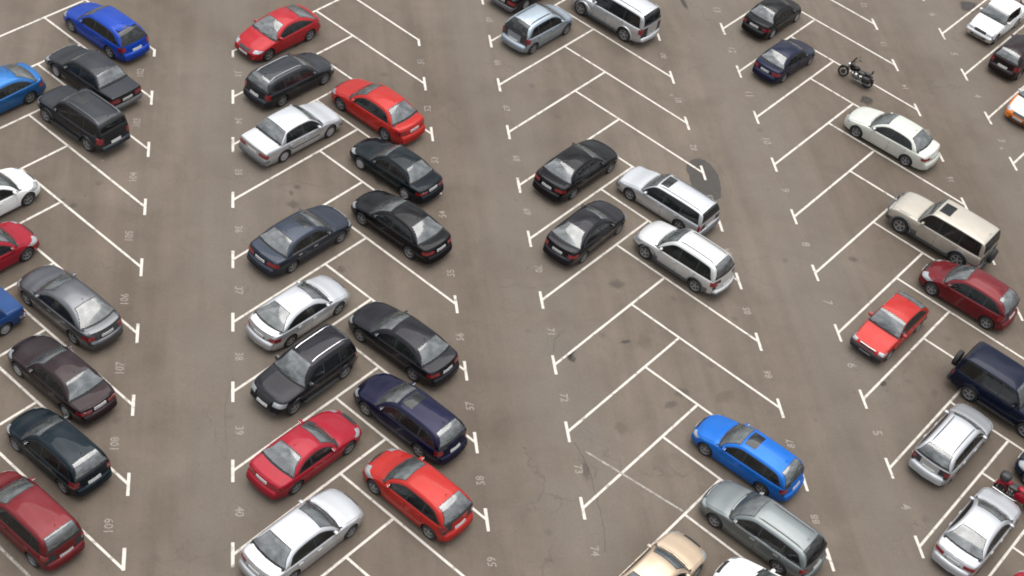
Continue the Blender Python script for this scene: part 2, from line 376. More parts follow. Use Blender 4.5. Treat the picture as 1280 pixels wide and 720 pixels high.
    def contour(s, z, end, n=26):
        """plan outline of the lower body at height z from the centre of the nose (end=0) or tail (end=1) round the corner"""
        Lx = s.L; a = 0 if end == 0 else Lx; st = .004 if end == 0 else -.004
        for _ in range(400):
            if s.b(a) <= z <= s.t(a): break
            a += st
        pts = [(a, 0.0)]; y0 = s.ys(a, z); pts += [(a, y0*q) for q in (.25, .5, .75, .9, 1)]
        d = .9/n
        for i in range(1, n): 
            aa = a+(d*i*(i+6)/(n+6))*(1 if end == 0 else -1); pts.append((aa, s.ys(aa, z)))
        return [Vector(s.warp(x, y, z)) for x, y in pts]
    def atc(s, d, z, end):
        p = s.contour(z, end); acc = 0
        for q0, q1 in zip(p, p[1:]):
            l = (q1-q0).length
            if acc+l >= d and l > 0: return q0.lerp(q1, (d-acc)/l)
            acc += l
        return p[-1]
    def band(s, d0, d1, z0, z1, end, side=1, nu=9, nv=4, off=.008, skew=0):
        P = []
        for i in range(nu):
            row = []
            for j in range(nv):
                z = lerp(z0, z1, j/(nv-1))+skew*(i/(nu-1)); d = lerp(d0, d1, i/(nu-1))
                q = s.atc(abs(d), z, end).copy(); q.y = math.copysign(q.y, d)*side; row.append(q)
            P.append(row)
        return patch(P, off)
    def sidep(s, f_lo, f_hi, a0, a1, side, n=9, k=5, off=.006, cabin=False):
        P = []
        for i in range(n):
            a = lerp(a0, a1, i/(n-1)); lo, hi = f_lo(a), max(f_hi(a), f_lo(a)+.002); row = []
            for j in range(k):
                z = lerp(lo, hi, j/(k-1)); y = s.gy(a, z) if cabin else s.ys(a, z); row.append(s.warp(a, y*side, z))
            P.append(row)
        return patch(P, off)
    def stations(s):
        Lx = s.L; a = [0, .015, .04, .07, .11, .16, .23, .3]
        a += [.3+.1*i for i in range(1, int((Lx-.6)/.1)+1)]; a += [Lx-.3, Lx-.23, Lx-.17, Lx-.13, Lx-.1, Lx-.075, Lx-.05, Lx-.02, Lx]
        a = sorted(set(round(x, 4) for x in a)); r = [a[0]]
        for x in a[1:]:
            if x-r[-1] > .012: r.append(x)
        return r
    def build(s):
        """makes the shared meshes; returns list of (part name, mesh, location, children)"""
        parts = []; GL = M['glass']
        # body shell
        V = []; F = []; st = s.stations(); n = 24
        for a in st:
            h = s.sec(a); ring = [(y, z) for y, z in h]+[(-y, z) for y, z in h[-2:0:-1]]
            tub = s.ws[0]+.12 < a < s.rr[1]-.10
            V += [s.warp(a, y*(.97 if tub and abs(y) <= .83*s.W/2 and z > s.t(a)-.1 else 1), z-(.36 if tub and abs(y) <= .83*s.W/2 and z > s.t(a)-.1 else 0)) for y, z in ring]
        for i in range(len(st)-1):
            for k in range(n): F.append((i*n+k, i*n+(k+1) % n, (i+1)*n+(k+1) % n, (i+1)*n+k))
        F += [tuple(range(n))[::-1], tuple(range((len(st)-1)*n, len(st)*n))]
        low = s.lower
        fm = []
        for f in F:
            z = sum(V[i][2] for i in f)/len(f); x = sum(V[i][0] for i in f)/len(f)
            a_ = s.xc-x
            if len(f) == 4 and s.ws[0]+.03 < a_ < s.rr[1]-.03 and z > s.t(a_)-.42 and max(abs(V[i][1]) for i in f) <= .91*s.W/2: fm.append(2); continue
            fm.append(1 if (z < .215 and not s.flare) or (low and z < low) or (s.bumper and z < .56 and (x > s.xc-.12 or x < s.xc-s.L+.10)) else 0)
        body = mesh_of('body', V, F, [PH, M[s.bumper or ('grey_trim' if low else 'trim')], M['cabin']], fm, True)
        bo = bpy.data.objects.new('tmp_body', body); COL.objects.link(bo)
        cut = MB(); ax = (s.wb/2, -s.wb/2)
        for x in ax:
            for sd_ in (-1, 1):
                cut.lathe([(0, .001), (0, s.rw+.055), (.5, s.rw+.055), (.5, .001)], 0, 32, 'Y', (x, sd_*(s.W/2-.22) if sd_ > 0 else -(s.W/2-.22)-.5, s.rw+.01))
        cm = cut.mesh('cut', [M['arch']], False, None); co = bpy.data.objects.new('tmp_cut', cm); COL.objects.link(co)
        bmm = bmesh.new(); bmm.from_mesh(cm); bmesh.ops.remove_doubles(bmm, verts=bmm.verts, dist=.0005); bmesh.ops.recalc_face_normals(bmm, faces=bmm.faces); bmm.to_mesh(cm); bmm.free()
        bmm = bmesh.new(); bmm.from_mesh(body); bmesh.ops.recalc_face_normals(bmm, faces=bmm.faces); bmm.to_mesh(body); bmm.free()
        md = bo.modifiers.new('b', 'BOOLEAN'); md.operation = 'DIFFERENCE'; md.object = co; md.solver = 'EXACT'; md.material_mode = 'TRANSFER'
        dg = bpy.context.evaluated_depsgraph_get(); ev = bo.evaluated_get(dg)
        nb = bpy.data.meshes.new_from_object(ev); nb.name = 'body'
        bpy.data.objects.remove(bo); bpy.data.objects.remove(co)
        nb.polygons.foreach_set('use_smooth', [True]*len(nb.polygons)); nb.set_sharp_from_angle(angle=R(38))
        parts.append(('body', nb, None, []))
        # cabin shell
        w0, w1 = s.ws; r1, r0 = s.rr
        gs = sorted(set([round(x, 3) for x in np.linspace(w0, w1, 9)]+[round(x, 3) for x in np.linspace(w1, r1, 16)]+[round(x, 3) for x in np.linspace(r1, r0, 9)]))
        V = []; F = []
        for a in gs:
            h = s.gsec(a)[0]; V += [s.warp(a, y, z) for y, z in h]+[s.warp(a, -y, z) for y, z in h[-2::-1]]
        n = 25
        for i in range(len(gs)-1):
            am = (gs[i]+gs[i+1])/2
            for k in range(n-1):
                kk = k if k < 12 else 23-k
                if kk >= 8 and (w0+.03 < am < w1-.01 or r1+.02 < am < r0-.03): continue
                if 1 <= kk <= 3 and am > w0+.26:
                    zf = sum(V[q][2] for q in (i*n+k, i*n+k+1))/2; lo_ = s.t(am); e0, e1_ = s.swe
                    lim = lerp(e0, e1_, min(1, max(0, (s.H-.08-zf)/(s.H-.08-lo_))))
                    if gs[i+1] < lim+.02: continue
                F.append((i*n+k, i*n+k+1, (i+1)*n+k+1, (i+1)*n+k))
        me = mesh_of('roof', V, F, [PH]); bmm = bmesh.new(); bmm.from_mesh(me); bmesh.ops.recalc_face_normals(bmm, faces=bmm.faces); bmm.to_mesh(me); bmm.free()
        roofkids = []
        parts.append(('roof', me, None, roofkids))
        # windscreen, rear window
        def slope(a0, a1, inset, nu=8, nv=11, off=.007):
            P = []
            for i in range(nu):
                a = lerp(a0, a1, i/(nu-1)); c2 = s.gsec(a)[1]; lim = c2+.035-inset
                P.append([s.warp(a, lim*v, s.topz(a, lim*v)) for v in np.linspace(-1, 1, nv)])
            return patch(P, off)
        def seal(nm, a0, a1, out=-.012, wd=.05):
            mb = MB()
            for q0, q1 in ((a0, a0+.045), (a1-.03, a1)):
                P = [[s.warp(a, (s.gsec(a)[1]+.035-out)*v_, s.topz(a, (s.gsec(a)[1]+.035-out)*v_)) for v_ in np.linspace(-1, 1, 11)] for a in (q0, (q0+q1)/2, q1)]
                v, f = patch(P, .004); mb.add(v, f)
            for sg in (1, -1):
                P = []
                for a in np.linspace(a0, a1, 9):
                    l1 = s.gsec(a)[1]+.035-out; P.append([s.warp(a, sg*y, s.topz(a, y)) for y in (l1-wd, l1-wd/2, l1)])
                v, f = patch(P, .005); mb.add(v, f)
            return (nm, mb.mesh(nm, [M['trim']]), None, [])
        wk = [seal('windscreen_seal', w0+.02, w1+.005)]
        v, f = slope(w0+.06, w1-.02, .015, off=.009)
        wp = MB()
        for y0, y1 in ((.05, .52), (-.52, -.02)):
            a = w0+.09; q0 = s.warp(w0+.05, y0, s.topz(w0+.05, y0)+.03); q1 = s.warp(w0+.11, y1, s.topz(w0+.11, y1)+.022)
            wp.tube([q0, q1], .011, 0, 5)
        wk.append(('wiper', wp.mesh('wiper', [M['rubber']]), None, []))
        parts.append(('windscreen', mesh_of('windscreen', v, f, [GL]), None, wk))
        hb = s.tail != 'trunk'
        rk = [seal('rear_window_seal', r1, r0-(.03 if hb else .025), -.010)]
        v, f = slope(r1+(.025 if hb else .04), r0-(.07 if hb else .07), .018, off=.009)
        if hb:
            wp = MB(); a = r0-.085; wp.tube([s.warp(a, 0, s.topz(a, 0)+.0+.02), s.warp(a-.02, .36, s.topz(a-.02, .3)+.03)], .012, 0, 5); rk.append(('rear_wiper', wp.mesh('rear_wiper', [M['rubber']]), None, []))
        parts.append(('rear_window', mesh_of('rear_window', v, f, [M[s.glass_rear]]), None, rk))
        # bonnet and boot lid, proud panels with a dark gap under their edge
        def deck(a0, a1, wf, nu=9, nv=9, off=.006, e=0):
            P = []
            for i in range(nu):
                a = lerp(a0, a1, i/(nu-1)); sc = s.sec(a); row = []
                lim = wf*s.w(a)*s.W/2
                for q in np.linspace(-1, 1, nv):
                    y = lim*q; ya = abs(y); z = s.t(a)
                    for (y0, z0), (y1, z1) in zip(sc[7:], sc[8:]):
                        if y1 <= ya <= y0: z = lerp(z0, z1, (y0-ya)/(y0-y1))
                    row.append(s.warp(a, y, z))
                P.append(row)
            return patch(P, off)
        a0 = .14 if s.squar else .16
        v, f = deck(a0-.014, w0-.045, .868, off=.002); gap = mesh_of('panel_gap', v, f, [M['trim']])
        v, f = deck(a0, w0-.06, .85, off=.007); parts.append(('bonnet', mesh_of('bonnet', v, f, [PH]), None, [('panel_gap', gap, None, [])]))
        if not hb:
            v, f = deck(r0-.0, s.L-.125, .80, off=.002, nu=6); gap = mesh_of('panel_gap', v, f, [M['trim']])
            v, f = deck(r0+.012, s.L-.137, .785, off=.007, nu=6); parts.append(('boot_lid', mesh_of('boot_lid', v, f, [PH]), None, [('panel_gap', gap, None, [])]))
            if s.spoiler:
                mb = MB(); zz = s.t(s.L-.2)
                mb.box((s.xc-(s.L-.15), 0, zz+.07), (.14, s.W*.74, .025)); mb.box((s.xc-(s.L-.15), s.W*.3, zz+.03), (.08, .04, .07)); mb.box((s.xc-(s.L-.15), -s.W*.3, zz+.03), (.08, .04, .07))
                parts.append(('spoiler', mb.mesh('spoiler', [PH]), None, []))
        else:
            if s.spoiler:
                mb = MB(); mb.box((s.xc-(r1+.03), 0, s.H-.035), (.20, s.W*.56, .03)); parts.append(('spoiler', mb.mesh('spoiler', [PH]), None, []))
        # doors
        zb = lambda a: s.t(a)-.088
        sill = .27 if not s.flare else .42
        def arch(a):
            z = sill
            for c in (s.fo, s.fo+s.wb):
                d = abs(a-c); rr = s.rw+.10
                if d < rr: z = max(z, s.rw+.01+math.sqrt(rr*rr-d*d))
            return z
        bp, cp = s.bpost, (s.cpost or s.rr[0]+(.06 if s.tail == 'trunk' else -.38))
        if s.cpost is None: cp = min(s.fo+s.wb+.02, cp)
        spans = [(w0+.20, bp)]+([(bp+.02, cp)] if s.doors == 4 else [])
        if s.doors == 2: spans = [(w0+.20, bp+.28)]
        dl = .006
        for sd_ in (1, -1):
            for a0, a1 in spans:
                v, f = s.sidep(lambda a: arch(a)-.01, lambda a: zb(a)+.01, a0-.012, a1+.012, sd_, off=.002, n=12); gap = mesh_of('door_gap', v, f, [M['trim']])
                v, f = s.sidep(arch, zb, a0, a1, sd_, off=dl, n=12); dm = mesh_of('door', v, f, [PH])
                hz = s.t(a1)-.17; p = s.warp(a1-.15, (s.ys(a1-.15, hz)+.022)*sd_, hz)
                hm = MB(); hm.box((0, 0, 0), (.20, .022, .035)); hme = hm.mesh('door_handle', [M['chrome'] if s.chrome else PH])
                kids = [('door_gap', gap, None, []), ('door_handle', hme, p, [])]
                if s.strip:
                    v, f = s.sidep(lambda a: max(.50, arch(a)), lambda a: max(.50, arch(a))+.05, a0+.01, a1-.01, sd_, off=.016); kids.append(('rub_strip', mesh_of('rub_strip', v, f, [M['trim']]), None, []))
                parts.append(('door', dm, None, kids))
            # side windows
            sw0 = w0+.16
            lo = lambda a: s.t(a)+.0
            def hi(a, mgn=0.0):
                p, c2, rc = s.gsec(a); z = s.zc(a)-rc*.75-.012
                if a > s.swe[0]-.0: z = min(z, lerp(s.H-.08, lo(a)+.02, min(1, (a-s.swe[0])/max(.02, s.swe[1]-s.swe[0]))))
                return z-mgn
            e1 = s.swe[1]
            cuts = [sw0, bp-.03, bp+.04]
            if s.doors == 2: cuts = [sw0, bp+.22, bp+.29]
            if s.tail != 'trunk' and (e1-cp) > .30: cuts += [cp-.06, cp+.0]
            cuts += [e1-.02]
            tb = MB()
            for g0, g1, A, B, nn, kk in [(lambda a: lo(a)-.03, lambda a: lo(a)+.022, sw0-.03, e1+.02, 24, 2), (lambda a: hi(a)-.03, lambda a: hi(a)+.014, sw0-.03, e1+.02, 30, 2),
                                 (lambda a: lo(a)-.02, lambda a: hi(a)+.012, sw0-.05, sw0+.12, 6, 4), (lambda a: lo(a)-.02, lambda a: hi(a)+.012, e1-.16, e1+.02, 6, 4)]+\
                                [(lambda a: lo(a)-.02, lambda a: hi(a)+.012, cuts[q]-.012, cuts[q+1]+.012, 3, 4) for q in range(1, len(cuts)-1, 2)]:
                v, f = s.sidep(g0, g1, A, B, sd_, n=nn, k=kk, off=.003, cabin=True); tb.add(v, f)
            tm = tb.mesh('window_trim', [M['trim']]); tk = []
            if s.chrome:
                v, f = s.sidep(lambda a: lo(a)-.03, lambda a: lo(a)-.006, sw0-.02, e1, sd_, n=16, k=2, off=.012, cabin=True); tk.append(('chrome_strip', mesh_of('chrome_strip', v, f, [M['chrome']]), None, []))
            parts.append(('window_trim', tm, None, tk))
            for a0, a1 in zip(cuts[::2], cuts[1::2]):
                v, f = s.sidep(lambda a: lo(a)+.012, lambda a: hi(a, .014), a0, a1, sd_, n=12, off=.008, cabin=True)
                parts.append(('side_window', mesh_of('side_window', v, f, [M[s.side]]), None, []))
            # mirror
            mb = MB(); yy = s.ys(w0+.30, b0_ := s.t(w0+.30)-.03)
            mb.ell((0, sd_*.12, .06), (.075, .11, .065), 0, 10, 7, None, .8); mb.tube([(0, -.03*sd_, .0), (0, sd_*.05, .03)], .025, 1, 6)
            mb.box((-.062, sd_*.12, .06), (.006, .17, .09), 2)
            q = s.warp(w0+.30, yy*.95*sd_, s.t(w0+.3)+.0); parts.append(('wing_mirror', mb.mesh('wing_mirror', [PH, M['trim'], M['chrome']]), q, []))
            # lamps
            h0, h1, z0, z1 = s.head
            v, f = s.band(h0, h1, z0, z1, 0, sd_, off=.009); parts.append(('headlight', mesh_of('headlight', v, f, [M['lamp']]), None, []))
            h0, h1, z0, z1 = s.tailL
            v, f = s.band(h0, h1, z0, z1, 1, sd_, off=.010, nu=11, nv=6); parts.append(('tail_light', mesh_of('tail_light', v, f, [M['lamp_red']]), None, []))
            if s.flare:
                for x in ax:
                    mb = MB(); pts = []
                    for kx in range(15):
                        t = R(-8+196*kx/14); rr = s.rw+.085; a = s.xc-(x+rr*math.cos(t)); z = s.rw+.01+rr*math.sin(t)
                        pts.append(Vector(s.warp(a, (max(s.ys(a, max(z, .43)), .8*s.W/2)+.005)*sd_, z)))
                    mb.tube(pts, .036, 0, 6); parts.append(('arch_flare', mb.mesh('arch_flare', [M['grey_trim'] if s.lower else PH]), None, []))
                mb = MB(); mb.box((0, sd_*(s.W/2+.03), .38), (s.wb-.85, .13, .05)); parts.append(('side_step', mb.mesh('side_step', [M['engine'] if s.chrome else M['trim']]), None, []))
        # nose and tail details
        v, f = s.band(-.36, .36, s.head[2]-.02, s.head[3]-.03, 0, off=.008, nu=9); gk = []
        if s.chrome or s.squar:
            mb = MB(); 
            for zz in (s.head[2]-.02, s.head[3]-.02):
                mb.tube([s.atc(abs(d), zz, 0)*1 if d >= 0 else Vector((s.atc(abs(d), zz, 0).x, -s.atc(abs(d), zz, 0).y, zz)) for d in (-.38, -.2, 0, .2, .38)], .012, 0, 5)
            gk.append(('grille_surround', mb.mesh('grille_surround', [M['chrome']]), None, []))
        parts.append(('grille', mesh_of('grille', v, f, [M['trim']]), None, gk))
        bz = s.b(0)
        v, f = s.band(-.46, .46, bz+.04, bz+.12, 0, off=.006); parts.append(('air_intake', mesh_of('air_intake', v, f, [M['trim']]), None, []))
        v, f = s.band(-.26, .26, bz+.125, bz+.225, 0, off=.016, nv=2); parts.append(('number_plate', mesh_of('number_plate', v, f, [M['plate']]), None, plate_ink(s, bz+.175, 0)))
        zp = .76 if s.tail == 'trunk' and not s.squar else (.66 if s.squar else .68)
        if s.spare: zp = .47
        v, f = s.band(-.26, .26, zp-.055, zp+.055, 1, off=.016, nv=2); parts.append(('number_plate', mesh_of('number_plate', v, f, [M['plate']]), None, plate_ink(s, zp, 1)))
        if s.bumper or s.squar:
            for e in (0, 1):
                mm_ = M['chrome'] if s.bumper == 'chrome' else M[s.bumper or 'trim']
                v, f = s.band(-1.05, 1.05, .42, .52, e, off=.03, nu=23, nv=3); parts.append(('bumper_strip', mesh_of('bumper_strip', v, f, [mm_]), None, []))
        # roof kit
        if s.rails:
            for sd_ in (1, -1):
                mb = MB(); a0, a1 = w1+.12, r1-.02; pts = []
                for i in range(9):
                    a = lerp(a0, a1, i/8); y = s.gsec(a)[1]-.015; pts.append(Vector(s.warp(a, y*sd_, s.topz(a, y)+(.035 if 0 < i < 8 else -.005))))
                mb.tube(pts, .017, 0, 6); roofkids.append(('roof_rail', mb.mesh('roof_rail', [M[s.rails]]), None, []))
        if s.sunroof:
            a0, a1 = w1+s.sunroof[0], w1+s.sunroof[1]
            P = [[s.warp(a, y, s.topz(a, y)) for y in np.linspace(-.40, .40, 7)] for a in np.linspace(a0, a1, 6)]
            v, f = patch(P, .009); roofkids.append(('sunroof', mesh_of('sunroof', v, f, [M['dark_glass']]), None, []))
        mb = MB(); a = r1-.16; q = s.warp(a, 0, s.topz(a, 0)); mb.tube([(0, 0, 0), (-.03, 0, .05), (-.10, 0, .09)], [.014, .007, .004], 0, 6)
        roofkids.append(('aerial', mb.mesh('aerial', [M['rubber']]), q, []))
        # cabin
        H_ = s.H; sm2 = M['beige'] if s.beige else M['cloth']
        rs = r1+.10 if not hb else min(s.fo+s.wb+.05, r1-.30)
        for sg in (1, -1):
            mb = MB(); rt = Matrix.Rotation(R(-14), 3, 'Y')
            mb.ell((s.xc-(s.bpost+.02), sg*.36, H_-.66), (.085, .23, .27), 0, 10, 8, rt, .55); mb.ell((s.xc-(s.bpost+.08), sg*.36, H_-.335), (.045, .12, .075), 0, 8, 6, rt, .6)
            mb.ell((s.xc-(s.bpost-.28), sg*.36, H_-.90), (.26, .24, .08), 0, 10, 6, None, .55); parts.append(('front_seat', mb.mesh('front_seat', [sm2]), None, []))
        mb = MB(); mb.ell((s.xc-rs, 0, H_-.68), (.09, .60, .25), 0, 12, 8, Matrix.Rotation(R(-16), 3, 'Y'), .45); mb.ell((s.xc-(rs-.30), 0, H_-.90), (.28, .60, .08), 0, 12, 6, None, .45)
        for sg in (1, -1): mb.ell((s.xc-(rs+.05), sg*.34, H_-.40), (.045, .12, .06), 0, 8, 6, None, .6)
        parts.append(('rear_seat', mb.mesh('rear_seat', [sm2]), None, []))
        mb = MB(); zz = s.t(w0+.3)-.085; mb.ell((s.xc-(w0+.33), 0, zz), (.24, .66, .085), 0, 14, 6, None, .5); parts.append(('dashboard', mb.mesh('dashboard', [M['cabin']]), None, []))
        mb = MB(); c0 = Vector((s.xc-(w0+.66), .36, zz+.03)); rt = Matrix.Rotation(R(65), 3, 'Y')
        mb.tube([c0+rt @ Vector((.18*math.cos(q*math.pi/8), .18*math.sin(q*math.pi/8), 0)) for q in range(17)], .016, 0, 6); mb.tube([c0+rt @ Vector((0, -.18, 0)), c0+rt @ Vector((0, .18, 0))], .02, 0, 5)
        parts.append(('steering_wheel', mb.mesh('steering_wheel', [M['rubber']]), None, []))
        a0, a1 = rs+.08, r0-.09
        mb = MB(); zz = s.t((a0+a1)/2)-.05; mb.box((s.xc-(a0+a1)/2, 0, zz), (a1-a0, s.W*.70, .02)); parts.append(('parcel_shelf', mb.mesh('parcel_shelf', [M['cabin'] if not s.beige else M['beige']]), None, []))
        # wheels
        tyre, rim = wheel_meshes(s.rw, s.rim)
        for x in ax:
            for sd_ in (1, -1):
                parts.append(('wheel', tyre[sd_], (x, sd_*(s.W/2-.115), s.rw), [('rim', rim[sd_], (0, 0, 0), [])]))
        if s.spare:
            mb = MB(); mb.lathe([(-.1, .001), (-.1, .32), (-.07, .36), (.07, .36), (.1, .33), (.1, .001)], 0, 28)
            for i in range(len(mb.v)):
                x, y, z = mb.v[i]; mb.v[i] = (y, x, z)
            q = s.warp(s.L+.06, 0, .92); parts.append(('spare_wheel', mb.mesh('spare_wheel', [M['rubber']]), (q[0]-.02, 0, .92), []))
        if s.bull:
            mb = MB(); x = s.xc+.09
            for z in (.62, .92): mb.tube([(x-.12, -.70, z-.05), (x, -.55, z), (x, .55, z), (x-.12, .70, z-.05)], .028, 0, 8)
            for y in (-.4, .4): mb.tube([(x, y, .45), (x, y, .93)], .028, 0, 8)
            parts.append(('bull_bar', mb.mesh('bull_bar', [M['engine']]), None, []))
        return parts

def plate_ink(s, z, end):
    """unreadable dark characters: short strokes, as small as the photograph leaves them"""
    mb = MB(); q = s.atc(0, z, end); sg = 1 if end == 0 else -1
    for k in range(6):
        y = -.19+.076*k; mb.box((q.x+sg*.018, y, z), (.004, .030, .055), 0)
    return [('plate_characters', mb.mesh('plate_characters', [M['plate_ink']], False), None, [])]

WM = {}
def wheel_meshes(r, rim):
    key = (r, rim)
    if key in WM: return WM[key]
    T, Q = {}, {}
    for sd_ in (1, -1):
        mb = MB(); pr = [(-.10, r*.62), (-.108, r*.80), (-.095, r*.95), (-.06, r), (.06, r), (.095, r*.95), (.108, r*.80), (.10, r*.66), (.085, r*.63)]
        mb.lathe([(a*sd_, q) for a, q in pr], 0, 28); T[sd_] = mb.mesh('wheel', [M['rubber']], True, 60)
        mb = MB(); ri = r*.66
        mb.lathe([(.095*sd_, ri), (.099*sd_, ri*.97), (.09*sd_, ri*.88), (.05*sd_, ri*.86)], 0, 28)
        mb.lathe([(.045*sd_, ri*.87), (.04*sd_, .0015)], 1, 28)
        if rim == 'alloy':
            for k in range(5):
                t = 2*math.pi*k/5+.3; rot = Matrix.Rotation(-t, 3, 'Y')
                mb.box(rot @ Vector((ri*.47, .075*sd_, 0)), (ri*.92, .022, ri*.25), 0, rot)
            mb.lathe([(.088*sd_, .002), (.088*sd_, ri*.2), (.07*sd_, ri*.24)], 0, 12)
        else:
            mb.lathe([(.092*sd_, .002), (.098*sd_, ri*.3), (.085*sd_, ri*.45), (.088*sd_, ri*.9)], 0, 20)
            for k in range(8):
                t = 2*math.pi*k/8; rot = Matrix.Rotation(-t, 3, 'Y'); mb.box(rot @ Vector((ri*.66, .088*sd_, 0)), (ri*.16, .01, ri*.12), 1, rot)
        Q[sd_] = mb.mesh('rim', [M[rim], M['hub']], True, 35)
    WM[key] = (T, Q); return T, Q

